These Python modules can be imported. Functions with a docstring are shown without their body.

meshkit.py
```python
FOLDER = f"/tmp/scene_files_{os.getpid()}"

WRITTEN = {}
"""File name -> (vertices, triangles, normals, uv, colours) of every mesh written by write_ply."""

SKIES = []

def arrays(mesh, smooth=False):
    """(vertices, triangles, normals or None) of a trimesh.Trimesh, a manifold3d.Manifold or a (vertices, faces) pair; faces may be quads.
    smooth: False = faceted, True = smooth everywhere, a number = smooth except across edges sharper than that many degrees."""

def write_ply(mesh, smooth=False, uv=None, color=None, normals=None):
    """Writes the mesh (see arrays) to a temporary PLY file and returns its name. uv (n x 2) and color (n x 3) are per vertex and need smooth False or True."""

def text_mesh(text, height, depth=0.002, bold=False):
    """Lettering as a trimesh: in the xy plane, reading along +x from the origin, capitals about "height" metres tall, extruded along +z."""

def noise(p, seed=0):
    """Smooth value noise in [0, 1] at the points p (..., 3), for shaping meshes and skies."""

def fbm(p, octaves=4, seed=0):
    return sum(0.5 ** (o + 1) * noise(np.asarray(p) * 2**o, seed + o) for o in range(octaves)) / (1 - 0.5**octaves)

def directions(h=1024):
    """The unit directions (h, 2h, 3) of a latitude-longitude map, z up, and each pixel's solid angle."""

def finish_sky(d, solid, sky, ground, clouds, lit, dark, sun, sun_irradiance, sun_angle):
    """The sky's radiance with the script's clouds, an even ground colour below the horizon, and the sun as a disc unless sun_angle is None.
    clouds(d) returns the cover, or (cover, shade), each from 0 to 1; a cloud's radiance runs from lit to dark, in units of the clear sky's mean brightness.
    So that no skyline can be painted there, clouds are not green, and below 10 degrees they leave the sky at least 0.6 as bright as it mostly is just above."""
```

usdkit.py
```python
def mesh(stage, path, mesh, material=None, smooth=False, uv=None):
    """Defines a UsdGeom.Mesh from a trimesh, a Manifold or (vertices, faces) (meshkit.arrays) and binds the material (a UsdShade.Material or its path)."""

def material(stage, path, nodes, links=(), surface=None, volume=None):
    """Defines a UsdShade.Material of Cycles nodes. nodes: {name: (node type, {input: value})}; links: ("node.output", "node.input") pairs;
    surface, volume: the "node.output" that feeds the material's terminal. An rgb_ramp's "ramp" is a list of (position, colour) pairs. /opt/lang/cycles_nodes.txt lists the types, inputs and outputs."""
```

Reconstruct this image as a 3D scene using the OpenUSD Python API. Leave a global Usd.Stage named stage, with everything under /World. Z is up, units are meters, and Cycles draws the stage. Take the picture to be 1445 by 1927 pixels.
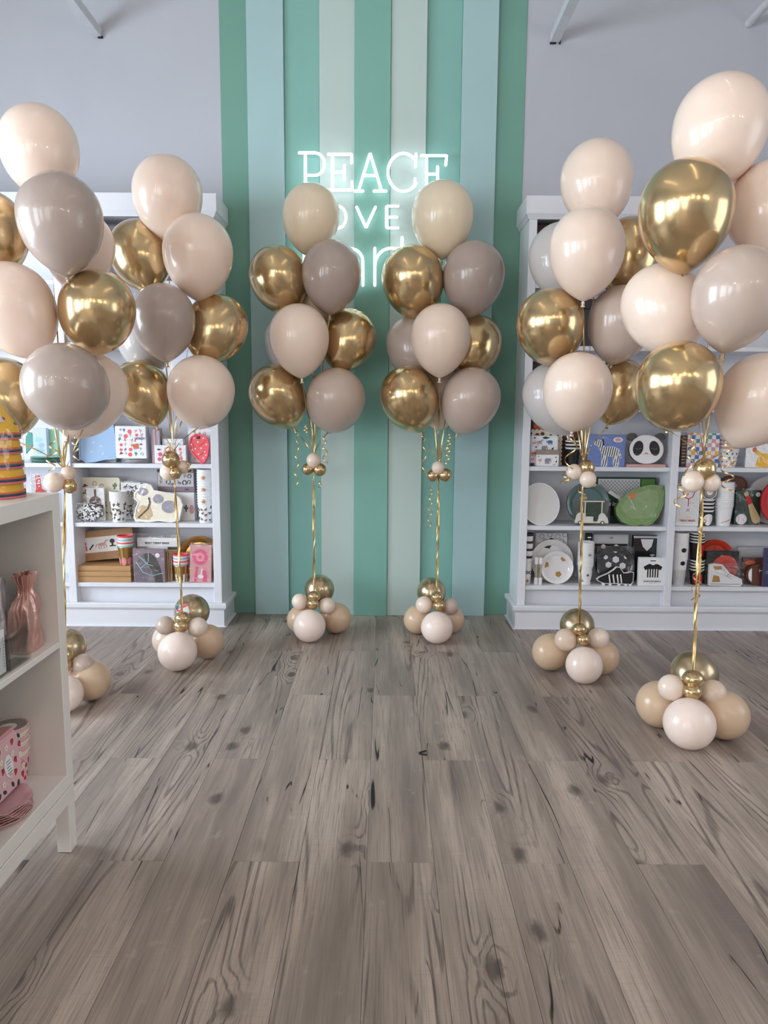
import math, random
import numpy as np, trimesh, usdkit, meshkit
from pxr import Usd, UsdGeom, UsdLux, UsdShade, Gf, Sdf
from shapely.geometry import Polygon, Point, LineString, MultiPolygon, box as sbox
from shapely.ops import unary_union
from shapely import affinity as aff

stage = Usd.Stage.CreateInMemory()
UsdGeom.SetStageUpAxis(stage, UsdGeom.Tokens.z)
UsdGeom.SetStageMetersPerUnit(stage, 1.0)
W = UsdGeom.Xform.Define(stage, '/World')
stage.SetDefaultPrim(W.GetPrim())
UsdGeom.Scope.Define(stage, '/World/Looks')
PI = math.pi

# ------------------------------------------------------------------ camera
F_PX, CAM_H, PITCH, ROLL = 1378.0, 1.15, math.atan(183 / 1378.0), 0.00713
_f = np.array([0, math.cos(PITCH), -math.sin(PITCH)])
_u0 = np.array([0, math.sin(PITCH), math.cos(PITCH)])
_x0 = np.array([1.0, 0, 0])
_r = math.cos(ROLL) * _x0 + math.sin(ROLL) * _u0
_u = math.cos(ROLL) * _u0 - math.sin(ROLL) * _x0
EYE = np.array([0, 0, CAM_H])
cam = UsdGeom.Camera.Define(stage, '/World/camera')
cam.AddTransformOp().Set(Gf.Matrix4d(*_r, 0, *_u, 0, *(-_f), 0, *EYE, 1))
cam.CreateHorizontalApertureAttr(36.0)
cam.CreateVerticalApertureAttr(36.0 * 1927 / 1445)
cam.CreateFocalLengthAttr(36.0 * F_PX / 1445)
cam.CreateClippingRangeAttr(Gf.Vec2f(0.05, 100))
cam.CreateExposureAttr(0.22)


def ray(px, py):
    return _f + _r * (px - 722.5) / F_PX + _u * (963.5 - py) / F_PX


def at(px, py, Y):
    d = ray(px, py)
    return EYE + d * (Y / d[1])


def fl(px, py, z=0.0):
    d = ray(px, py)
    return EYE + d * ((z - CAM_H) / d[2])


def px_of(p):
    q = np.asarray(p, float) - EYE
    k = q @ _f
    return 722.5 + F_PX * (q @ _r) / k, 963.5 - F_PX * (q @ _u) / k


# ------------------------------------------------------------------ daylight through the windows of the left wall
XL, XR, YREAR, YW, ZC = -3.5, 3.6, -4.5, 4.15, 4.25
WINS = [(-3.4, -1.7), (-1.2, 0.5), (1.3, 3.1)]          # along y
WZ0, WZ1 = 0.55, 2.35


def rect_light(path, w, h, eye, to, color, inten):
    l = UsdLux.RectLight.Define(stage, path)
    l.CreateWidthAttr(w); l.CreateHeightAttr(h); l.CreateColorAttr(Gf.Vec3f(*color)); l.CreateIntensityAttr(inten)
    z = np.array(eye, float) - np.array(to, float); z /= np.linalg.norm(z)
    x = np.cross([0, 0, 1.0], z); x /= np.linalg.norm(x); y = np.cross(z, x)
    l.AddTransformOp().Set(Gf.Matrix4d(*x, 0, *y, 0, *z, 0, *map(float, eye), 1))
    return l


for i, (a, b) in enumerate(WINS):
    rect_light(f'/World/daylight_{i+1}', b - a, WZ1 - WZ0, (XL - 0.32, (a + b) / 2, (WZ0 + WZ1) / 2), (XL + 1, (a + b) / 2, (WZ0 + WZ1) / 2), (0.82, 0.91, 1.0), (12.0, 12.0, 15.5)[i])
REARW = [(-3.2, -1.4)]          # storefront behind the camera, along x
for i, (a, b) in enumerate(REARW):
    rect_light(f'/World/daylight_{i+4}', b - a, 2.5, ((a + b) / 2, YREAR - 0.32, 1.6), ((a + b) / 2, YREAR + 1, 1.6), (1.0, 0.96, 0.91), 4.8)

RIGHTW = (0.6, 2.4)
rect_light('/World/daylight_right', RIGHTW[1] - RIGHTW[0], WZ1 - WZ0, (XR + 0.32, 1.5, (WZ0 + WZ1) / 2), (XR - 1, 1.5, (WZ0 + WZ1) / 2), (0.92, 0.95, 1.0), 2.8)

# ------------------------------------------------------------------ naming
taken = {}


def numbered(parent, name):
    k = (parent, name)
    n = taken.get(k, 0); taken[k] = n + 1
    return f'{parent}/{name}' + (f'_{n:03d}' if n else '')


def cust(p, **kw):
    for k, v in kw.items():
        if v:
            p.SetCustomDataByKey(k, v)
    return p


def ppath(parent):
    return '/World' if parent is None else (parent if isinstance(parent, str) else str(parent.GetPath()))


def obj(name, mesh, m, parent=None, smooth=False, uv=None, label=None, cat=None, group=None, kind=None):
    p = usdkit.mesh(stage, numbered(ppath(parent), name), mesh, MAT[m] if isinstance(m, str) else m, smooth=smooth, uv=uv).GetPrim()
    return cust(p, label=label, category=cat, group=group, kind=kind)


def thing(name, label, cat, loc=(0, 0, 0), rot=None, group=None, kind=None):
    x = UsdGeom.Xform.Define(stage, numbered('/World', name))
    R = np.eye(3) if rot is None else rot.T
    x.AddTransformOp().Set(Gf.Matrix4d(*R[0], 0, *R[1], 0, *R[2], 0, *map(float, loc), 1))
    return cust(x.GetPrim(), label=label, category=cat, group=group, kind=kind)


def holder(name, parent, loc=(0, 0, 0), rot=None):
    x = UsdGeom.Xform.Define(stage, numbered(ppath(parent), name))
    R = np.eye(3) if rot is None else rot.T
    x.AddTransformOp().Set(Gf.Matrix4d(*R[0], 0, *R[1], 0, *R[2], 0, *map(float, loc), 1))
    return x.GetPrim()


def struct(name, mesh, m, smooth=False, uv=None, label=None):
    return obj(name, mesh, m, None, smooth, uv, label=label, kind='structure')


def rotm(ax, a):
    c, s = math.cos(a), math.sin(a)
    return np.array({'x': [[1, 0, 0], [0, c, -s], [0, s, c]], 'y': [[c, 0, s], [0, 1, 0], [-s, 0, c]], 'z': [[c, -s, 0], [s, c, 0], [0, 0, 1]]}[ax])


# ------------------------------------------------------------------ materials
MAT = {}


def pm(name, color, rough=0.5, metallic=0.0, coat=0.0, spec=0.5, noise=None, bump=None, **kw):
    n = {'p': ('principled_bsdf', dict(base_color=color, roughness=rough, metallic=metallic, coat_weight=coat, specular_ior_level=spec, **kw))}
    links = []
    if noise:                                               # (scale, amount): faint tone variation
        n['g'] = ('geometry', {}); n['n'] = ('noise_texture', {'scale': noise[0], 'detail': 4.0})
        lo = [c * (1 - noise[1]) for c in color]; hi = [min(1, c * (1 + noise[1])) for c in color]
        n['r'] = ('rgb_ramp', {'ramp': [(0.3, lo), (0.7, hi)]})
        links += [('g.position', 'n.vector'), ('n.fac', 'r.fac'), ('r.color', 'p.base_color')]
    if bump:                                                # (scale, distance)
        n['g2'] = ('geometry', {}); n['n2'] = ('noise_texture', {'scale': bump[0], 'detail': 3.0})
        n['b'] = ('bump', {'strength': 0.6, 'distance': bump[1]})
        links += [('g2.position', 'n2.vector'), ('n2.fac', 'b.height'), ('b.normal', 'p.normal')]
    MAT[name] = usdkit.material(stage, f'/World/Looks/{name}', n, links, surface='p.BSDF')


def L(r, g, b):                                             # sRGB 0-255 to linear
    return tuple((c / 255 / 12.92) if c / 255 < 0.04045 else ((c / 255 + 0.055) / 1.055) ** 2.4 for c in (r, g, b))


pm('wall_paint', L(184, 188, 198), 0.7, noise=(1.3, 0.02), bump=(220, 0.0004))
pm('ceiling_paint', L(200, 198, 198), 0.8)
pm('white_paint', L(228, 230, 238), 0.35, noise=(3, 0.012))
pm('shelf_white', L(240, 236, 231), 0.28, noise=(4, 0.012))
pm('steel_white', L(206, 208, 214), 0.4, noise=(25, 0.05))
pm('dark_gap', L(25, 22, 22), 0.8)
pm('green_base', L(112, 160, 146), 0.55, noise=(2, 0.02))
pm('green_mid', L(128, 180, 172), 0.5, noise=(2, 0.02))
pm('green_deep', L(122, 174, 162), 0.5, noise=(2, 0.02))
pm('green_pale', L(184, 203, 199), 0.5, noise=(2, 0.02))
pm('green_blue', L(164, 196, 200), 0.5, noise=(2, 0.02))
pm('latex_blush', L(243, 222, 208), 0.30, coat=0.5, coat_roughness=0.07, noise=(6, 0.01), subsurface_weight=0.12, subsurface_scale=0.02)
pm('latex_ivory', L(238, 223, 198), 0.30, coat=0.5, coat_roughness=0.07, subsurface_weight=0.15, subsurface_scale=0.02)
pm('latex_taupe', L(174, 158, 150), 0.30, coat=0.5, coat_roughness=0.07, noise=(6, 0.01))
pm('latex_greige', L(196, 177, 166), 0.30, coat=0.5, coat_roughness=0.07, noise=(6, 0.01))
pm('latex_pearl', L(194, 189, 188), 0.30, coat=0.5, coat_roughness=0.07)
pm('latex_beige', L(212, 184, 156), 0.30, coat=0.15, noise=(8, 0.02))
pm('latex_nude', L(226, 204, 186), 0.26, coat=0.2, noise=(8, 0.01))
pm('latex_white', L(248, 229, 219), 0.26, coat=0.2)
pm('chrome_gold', L(208, 181, 136), 0.20, metallic=0.9, coat=0.4, coat_roughness=0.06)
pm('chrome_pale', L(190, 172, 140), 0.25, metallic=0.9, coat=0.2, coat_roughness=0.12)
pm('ribbon_gold', L(204, 176, 122), 0.36, metallic=0.95)
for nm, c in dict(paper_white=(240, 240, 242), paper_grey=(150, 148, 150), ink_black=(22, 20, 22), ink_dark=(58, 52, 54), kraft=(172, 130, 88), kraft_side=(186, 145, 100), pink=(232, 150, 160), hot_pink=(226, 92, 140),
                  rose=(214, 160, 160), coral=(244, 96, 106), red=(196, 42, 48), orange=(222, 104, 52), yellow=(240, 186, 40), blue=(70, 108, 176), sky=(156, 186, 222), pale_blue=(196, 212, 230), aqua=(150, 212, 214),
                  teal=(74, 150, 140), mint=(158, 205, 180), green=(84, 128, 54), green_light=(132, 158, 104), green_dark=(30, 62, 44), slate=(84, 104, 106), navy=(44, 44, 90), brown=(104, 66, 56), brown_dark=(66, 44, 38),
                  mauve=(138, 118, 132), lilac=(150, 146, 160), tan=(200, 172, 128), cream=(236, 228, 208), grey_light=(196, 196, 200), taupe_band=(150, 138, 128), gold_ink=(176, 136, 70), wheat=(206, 180, 136), basketball=(206, 62, 34),
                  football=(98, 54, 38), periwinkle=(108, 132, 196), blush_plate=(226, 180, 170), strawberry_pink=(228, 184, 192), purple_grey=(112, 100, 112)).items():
    pm(nm, L(*c), 0.45)
pm('gloss_white', L(236, 234, 236), 0.15, coat=0.5)
pm('gloss_green', L(110, 146, 66), 0.12, coat=0.7, bump=(90, 0.002))
pm('gloss_slate', L(88, 112, 112), 0.15, coat=0.6)
pm('gloss_black', L(26, 24, 26), 0.15, coat=0.6)
pm('foil_gold', L(206, 172, 104), 0.28, metallic=0.9, bump=(60, 0.0015))
pm('foil_copper', L(196, 140, 96), 0.25, metallic=0.9)
pm('foil_rose', L(216, 170, 160), 0.3, metallic=0.55, coat=0.3, bump=(28, 0.006))
pm('foil_silver', L(214, 214, 218), 0.22, metallic=0.6, bump=(26, 0.006))
pm('foil_dark', L(60, 66, 66), 0.25, metallic=0.5, bump=(26, 0.006))
pm('sticker', L(206, 206, 206), 0.35, coat=0.3)
pm('golf_ball', L(222, 220, 220), 0.25, coat=0.5, bump=(75, 0.003))


def film(name, tint, least=0.03, most=0.5, rough=0.06, bump=None):
    n = {'t': ('transparent_bsdf', {'color': tint}), 'g': ('glossy_bsdf', {'roughness': rough, 'color': (1, 1, 1)}), 'f': ('layer_weight', {'blend': 0.5}), 'q': ('math', {'math_type': 'power', 'value2': 4.0}),
         'k': ('math', {'math_type': 'multiply_add', 'value2': most, 'value3': least}), 'm': ('mix_closure', {})}
    links = [('f.facing', 'q.value1'), ('q.value', 'k.value1'), ('k.value', 'm.fac'), ('t.BSDF', 'm.closure1'), ('g.BSDF', 'm.closure2')]
    if bump:
        n['geo'] = ('geometry', {}); n['n'] = ('noise_texture', {'scale': bump[0], 'detail': 2.0}); n['b'] = ('bump', {'strength': 1.0, 'distance': bump[1]})
        links += [('geo.position', 'n.vector'), ('n.fac', 'b.height'), ('b.normal', 'g.normal')]
    MAT[name] = usdkit.material(stage, f'/World/Looks/{name}', n, links, surface='m.closure')


film('window_glass', (0.97, 0.98, 0.98), 0.03, 0.5, 0.0)
film('acrylic', (0.96, 0.975, 0.975), 0.05, 0.6, 0.02)
film('clear_film', (0.985, 0.985, 0.99), 0.06, 0.4, 0.14, (24, 0.010))

MAT['neon'] = usdkit.material(stage, '/World/Looks/neon', {'e': ('emission', {'color': (0.86, 0.95, 1.0), 'strength': 2.8})}, [], surface='e.emission')
MAT['tube_light'] = usdkit.material(stage, '/World/Looks/tube_light', {'e': ('emission', {'color': (1.0, 0.86, 0.66), 'strength': 7.0})}, [], surface='e.emission')
MAT['bulb'] = usdkit.material(stage, '/World/Looks/bulb', {'e': ('emission', {'color': (1.0, 0.84, 0.62), 'strength': 88.0})}, [], surface='e.emission')


def wood():
    n, k = {}, []
    N = lambda name, kind, **kw: n.__setitem__(name, (kind, kw))
    N('uv', 'texture_coordinate')

    def tex(name, sx, sy, detail=3.0, rough=0.55, scale=1.0, src='uv.UV', dist=0.0):
        N(name + '_m', 'mapping', scale=(sx, sy, 1.0)); N(name, 'noise_texture', scale=scale, detail=detail, roughness=rough, distortion=dist)
        k.extend([(src, name + '_m.vector'), (name + '_m.vector', name + '.vector')])

    def math_(name, op, a, b=None, c=None):
        kw = {'math_type': op}
        for key, v in (('value1', a), ('value2', b), ('value3', c)):
            if isinstance(v, str): k.append((v, f'{name}.{key}'))
            elif v is not None: kw[key] = v
        n[name] = ('math', kw)
        return name + '.value'

    def mr(name, src, a, b, c, d, t='smoothstep'):
        n[name] = ('map_range', dict(range_type=t, from_min=a, from_max=b, to_min=c, to_max=d, clamp=True)); k.append((src, name + '.value'))
        return name + '.result'
    tex('tone', 9.0, 0.9, 3.0)
    tex('fine', 210.0, 5.0, 4.0, 0.68)
    tex('mid', 42.0, 1.7, 3.0, 0.6)
    tex('cont', 6.5, 0.34, 1.5, 0.45)
    tex('mask', 5.5, 0.45, 2.0)
    tex('saw', 9.0, 150.0, 2.0, 0.5)
    tex('crk', 6.5, 0.5, 2.5, 0.5)
    tex('pale', 22.0, 14.0, 3.0, 0.6)
    # knots
    N('kn_m', 'mapping', scale=(4.2, 2.5, 1.0)); N('kn', 'voronoi_texture', scale=1.0, randomness=1.0, dimensions='2D')
    N('kw', 'noise_texture', scale=30.0, detail=2.0); N('kwm', 'vector_math', math_type='multiply_add', vector2=(0.03, 0.05, 0.0)); N('kwv', 'mapping', scale=(1.0, 0.6, 1.0))
    k.extend([('uv.UV', 'kwv.vector'), ('kwv.vector', 'kw.vector'), ('kw.color', 'kwm.vector1'), ('uv.UV', 'kwm.vector3'), ('kwm.vector', 'kn_m.vector'), ('kn_m.vector', 'kn.vector')])
    N('ksel', 'separate_color'); k.append(('kn.color', 'ksel.color'))
    sel = mr('kselr', 'ksel.r', 0.58, 0.60, 0, 1)
    near = mr('knear', 'kn.distance', 0.0, 0.32, 1.0, 0.0)
    near = math_('knearsel', 'multiply', near, sel)
    core = mr('kcore', 'kn.distance', 0.03, 0.12, 1.0, 0.0)
    core = math_('kcoresel', 'multiply', core, sel)
    # cathedral lines: contours of a stretched noise, bent round the knots
    cv = math_('cv', 'multiply_add', near, 0.10, 'cont.fac')
    cs = math_('cs', 'sine', math_('cm', 'multiply', cv, 135.0))
    line = mr('line', cs, 0.25, 1.0, 0.0, 1.0)
    lm = mr('lmask', 'mask.fac', 0.50, 0.60, 0.06, 1.0)
    lm = math_('lm2', 'maximum', lm, math_('nearh', 'multiply', near, 0.45))
    line = math_('linem', 'multiply', line, lm)
    line = math_('linef', 'multiply', line, mr('lf', 'fine.fac', 0.3, 0.62, 0.35, 1.0))
    # cracks
    ca = math_('ca', 'absolute', math_('cb', 'subtract', 'crk.fac', 0.5))
    crack = math_('crack', 'multiply', mr('cr', ca, 0.0012, 0.0050, 1.0, 0.0), mr('cmask', 'mid.fac', 0.49, 0.60, 0.0, 1.0))
    # colour
    N('base', 'rgb_ramp', ramp=[(0.28, L(128, 116, 109)), (0.46, L(162, 148, 138)), (0.68, L(196, 180, 168))]); k.append(('tone.fac', 'base.fac'))
    def mixc(name, a, b, fac):
        kw = {}
        n[name] = ('mix_color', dict(blend_type='mix', **({'b': b} if not isinstance(b, str) else {})))
        k.append((a, name + '.a')); k.append((fac, name + '.fac'))
        return name + '.result'
    c = mixc('c1', 'base.color', L(132, 121, 116), mr('f1', 'mid.fac', 0.45, 0.75, 0.0, 0.50))
    c = mixc('c2', c, L(124, 114, 110), mr('f2', 'fine.fac', 0.42, 0.72, 0.0, 0.66))
    c = mixc('c2b', c, L(220, 210, 202), mr('f2b', 'pale.fac', 0.60, 0.78, 0.0, 0.22))
    c = mixc('c2c', c, L(146, 135, 129), mr('f2c', 'saw.fac', 0.52, 0.72, 0.0, 0.22))
    c = mixc('c3', c, L(88, 79, 77), math_('l75', 'multiply', line, 0.78))
    c = mixc('c4', c, L(82, 74, 71), math_('c80', 'multiply', core, 0.8))
    c = mixc('c5', c, L(34, 30, 30), crack)
    N('p', 'principled_bsdf', roughness=0.42, specular_ior_level=0.4)
    k.append((c, 'p.base_color'))
    hgt = math_('hh', 'multiply_add', line, -0.6, 'fine.fac')
    N('b', 'bump', strength=0.35, distance=0.0008); k.extend([(hgt, 'b.height'), ('b.normal', 'p.normal')])
    MAT['wood'] = usdkit.material(stage, '/World/Looks/wood', n, k, surface='p.BSDF')


wood()


# ------------------------------------------------------------------ mesh helpers
def cat_(ms):
    return trimesh.util.concatenate([m for m in ms if m is not None])


def bx(x0, x1, y0, y1, z0, z1):
    m = trimesh.creation.box((x1 - x0, y1 - y0, z1 - z0)); m.apply_translation(((x0 + x1) / 2, (y0 + y1) / 2, (z0 + z1) / 2))
    return m


def rbx(x0, x1, y0, y1, z0, z1, b=0.002):
    b = min(b, (x1 - x0) / 2.1, (y1 - y0) / 2.1, (z1 - z0) / 2.1)
    pts = []
    for i, X in ((0, (x0, x1)), (1, (x0, x1))):
        break
    for sx, x in ((1, x0), (-1, x1)):
        for sy, y in ((1, y0), (-1, y1)):
            for sz, z in ((1, z0), (-1, z1)):
                pts += [(x, y + sy * b, z + sz * b), (x + sx * b, y, z + sz * b), (x + sx * b, y + sy * b, z)]
    return trimesh.convex.convex_hull(np.array(pts))


def lathe(prof, n=32):
    prof = np.asarray(prof, float)
    a = np.arange(n) * 2 * PI / n
    v = np.stack([prof[:, None, 0] * np.cos(a), prof[:, None, 0] * np.sin(a), np.repeat(prof[:, 1:2], n, 1)], -1).reshape(-1, 3)
    i, j = np.meshgrid(np.arange(len(prof) - 1), np.arange(n), indexing='ij')
    q = np.stack([i * n + j, i * n + (j + 1) % n, (i + 1) * n + (j + 1) % n, (i + 1) * n + j], -1).reshape(-1, 4)
    f = np.vstack([q[:, [0, 1, 2]], q[:, [0, 2, 3]]])
    m = trimesh.Trimesh(v, f, process=False)
    m.update_faces(m.area_faces > 1e-14)
    return m


def tr(m, d):
    m = m.copy(); m.apply_translation(d); return m


def rot(m, R, c=(0, 0, 0)):
    m = m.copy(); c = np.asarray(c, float); m.vertices = (m.vertices - c) @ np.asarray(R).T + c; return m


def axis_to(d):                                             # rotation taking +z to d
    d = np.asarray(d, float) / np.linalg.norm(d)
    x = np.cross([0, 1.0, 0], d) if abs(d[1]) < 0.95 else np.cross([1.0, 0, 0], d)
    x /= np.linalg.norm(x)
    return np.stack([x, np.cross(d, x), d], 1)


def polys(g):
    if g.is_empty: return []
    return [p for p in (g.geoms if hasattr(g, 'geoms') else [g]) if isinstance(p, Polygon) and p.area > 1e-9]


def slab(g, y0, t):
    """A shape in (x, z) as a plate whose front is at y0 and that is t thick towards +y."""
    ms = []
    for p in polys(g):
        m = trimesh.creation.extrude_polygon(p, t, engine='earcut')
        v = m.vertices; m.vertices = np.stack([v[:, 0], y0 + t - v[:, 2], v[:, 1]], 1)
        ms.append(m)
    return cat_(ms) if ms else None


def tube(pts, r, n=8, closed=False):
    p = np.asarray(pts, float)
    t = np.gradient(p, axis=0)
    if closed: t = np.roll(p, -1, 0) - np.roll(p, 1, 0)
    t /= np.linalg.norm(t, axis=1, keepdims=True) + 1e-12
    ref = np.array([0, 1.0, 0]) if np.abs(t[:, 1]).mean() < 0.7 else np.array([1.0, 0, 0])
    a = np.cross(t, ref); a /= np.linalg.norm(a, axis=1, keepdims=True) + 1e-12
    b = np.cross(t, a); ang = np.arange(n) * 2 * PI / n
    rr = np.broadcast_to(r, (len(p),))[:, None, None]
    v = (p[:, None] + rr * (np.cos(ang)[None, :, None] * a[:, None] + np.sin(ang)[None, :, None] * b[:, None])).reshape(-1, 3)
    m = len(p)
    f = []
    for i in range(m if closed else m - 1):
        i2 = (i + 1) % m
        for j in range(n):
            j2 = (j + 1) % n
            f += [(i * n + j, i2 * n + j, i2 * n + j2), (i * n + j, i2 * n + j2, i * n + j2)]
    if not closed:
        v = np.vstack([v, p[:1], p[-1:]])
        for j in range(n):
            f += [(m * n, j, (j + 1) % n), (m * n + 1, (m - 1) * n + (j + 1) % n, (m - 1) * n + j)]
    return trimesh.Trimesh(v, np.array(f), process=False)


def strip(pts, w, twist0=0.0, twist=0.0, th=0.0003):
    """A flat ribbon along pts, turned by twist radians along its length."""
    p = np.asarray(pts, float); n = len(p)
    t = np.gradient(p, axis=0); t /= np.linalg.norm(t, axis=1, keepdims=True) + 1e-12
    ref = np.array([0, 1.0, 0.0]) if np.abs(t[:, 1]).mean() < 0.8 else np.array([1.0, 0, 0])
    a = np.cross(t, ref); a /= np.linalg.norm(a, axis=1, keepdims=True) + 1e-12
    b = np.cross(t, a)
    ang = (twist0 + np.linspace(0, 1, n) * twist)[:, None]
    s, o = np.cos(ang) * a + np.sin(ang) * b, -np.sin(ang) * a + np.cos(ang) * b
    v = np.stack([p - s * w / 2 - o * th / 2, p + s * w / 2 - o * th / 2, p + s * w / 2 + o * th / 2, p - s * w / 2 + o * th / 2], 1).reshape(-1, 3)
    f = []
    for i in range(n - 1):
        for j in range(4):
            k = (j + 1) % 4
            f += [(i * 4 + j, i * 4 + k, i * 4 + 4 + k), (i * 4 + j, i * 4 + 4 + k, i * 4 + 4 + j)]
    return trimesh.Trimesh(v, np.array(f), process=False)


def bez(a, b, c, n=14):
    t = np.linspace(0, 1, n)[:, None]
    return (1 - t) ** 2 * np.asarray(a) + 2 * t * (1 - t) * np.asarray(b) + t * t * np.asarray(c)


# ------------------------------------------------------------------ the room
struct('floor', bx(XL - 0.1, XR + 0.1, YREAR - 0.1, YW + 0.1, -0.12, -0.004), 'wood', uv=None, label='grey brown wood plank floor of the shop')
FL = stage.GetPrimAtPath('/World/floor')
rng = random.Random(7)
PW, GAP, SEAM0 = 0.175, 0.0007, fl(436, 1621)[0]
J0, JS = fl(500, 1621)[1], fl(650, 1429)[1] - fl(500, 1621)[1]
k0 = int((-2.9 - SEAM0) // PW)
for c in range(k0, k0 + 33):
    x0 = SEAM0 + c * PW
    ys = J0 + (JS if c % 2 else 0.0)
    y = ys - 2 * JS * 2
    while y < YW:
        a, b = max(y, -0.7), min(y + 2 * JS, YW)
        if b - a > 0.05:
            g, ch = GAP / 2, 0.0006
            X0, X1, Y0, Y1 = x0 + g, x0 + PW - g, a + g, b - g
            v = np.array([(X0, Y0, -0.004), (X1, Y0, -0.004), (X1, Y1, -0.004), (X0, Y1, -0.004), (X0, Y0, -ch), (X1, Y0, -ch), (X1, Y1, -ch), (X0, Y1, -ch),
                          (X0 + ch, Y0 + ch, 0), (X1 - ch, Y0 + ch, 0), (X1 - ch, Y1 - ch, 0), (X0 + ch, Y1 - ch, 0)])
            q = [(8, 9, 10, 11)] + [(i, (i + 1) % 4, (i + 1) % 4 + 4, i + 4) for i in range(4)] + [(i + 4, (i + 1) % 4 + 4, (i + 1) % 4 + 8, i + 8) for i in range(4)]
            ox, oy = rng.uniform(0, 60), rng.uniform(0, 60)
            uv = np.stack([v[:, 0] - x0 + ox, v[:, 1] + oy], 1)
            obj('plank', (v, np.array(q)), 'wood', FL, uv=uv)
        y += 2 * JS

struct('wall_back', bx(XL - 0.1, XR + 0.1, YW, YW + 0.15, -0.1, ZC), 'wall_paint', label='lilac grey painted back wall')
WB = stage.GetPrimAtPath('/World/wall_back')
struct('ceiling', bx(XL - 0.1, XR + 0.1, YREAR - 0.1, YW + 0.1, ZC, ZC + 0.1), 'ceiling_paint')
struct('wall_right', cat_([bx(XR, XR + 0.12, YREAR, YW, -0.1, WZ0), bx(XR, XR + 0.12, YREAR, YW, WZ1, ZC), bx(XR, XR + 0.12, YREAR, RIGHTW[0], WZ0, WZ1), bx(XR, XR + 0.12, RIGHTW[1], YW, WZ0, WZ1)]), 'wall_paint')
ms = [bx(XL - 0.12, XL, YREAR, YW, -0.1, WZ0), bx(XL - 0.12, XL, YREAR, YW, WZ1, ZC)]
ed = [YREAR] + [e for w in WINS for e in w] + [YW]
for i in range(0, len(ed), 2): ms.append(bx(XL - 0.12, XL, ed[i], ed[i + 1], WZ0, WZ1))
struct('wall_left', cat_(ms), 'wall_paint')
ms = [bx(XL, XR, YREAR - 0.12, YREAR, -0.1, 0.35), bx(XL, XR, YREAR - 0.12, YREAR, 2.85, ZC)]
ed = [XL] + [e for w in REARW for e in w] + [XR]
for i in range(0, len(ed), 2): ms.append(bx(ed[i], ed[i + 1], YREAR - 0.12, YREAR, 0.35, 2.85))
struct('wall_rear', cat_(ms), 'wall_paint')


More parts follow.
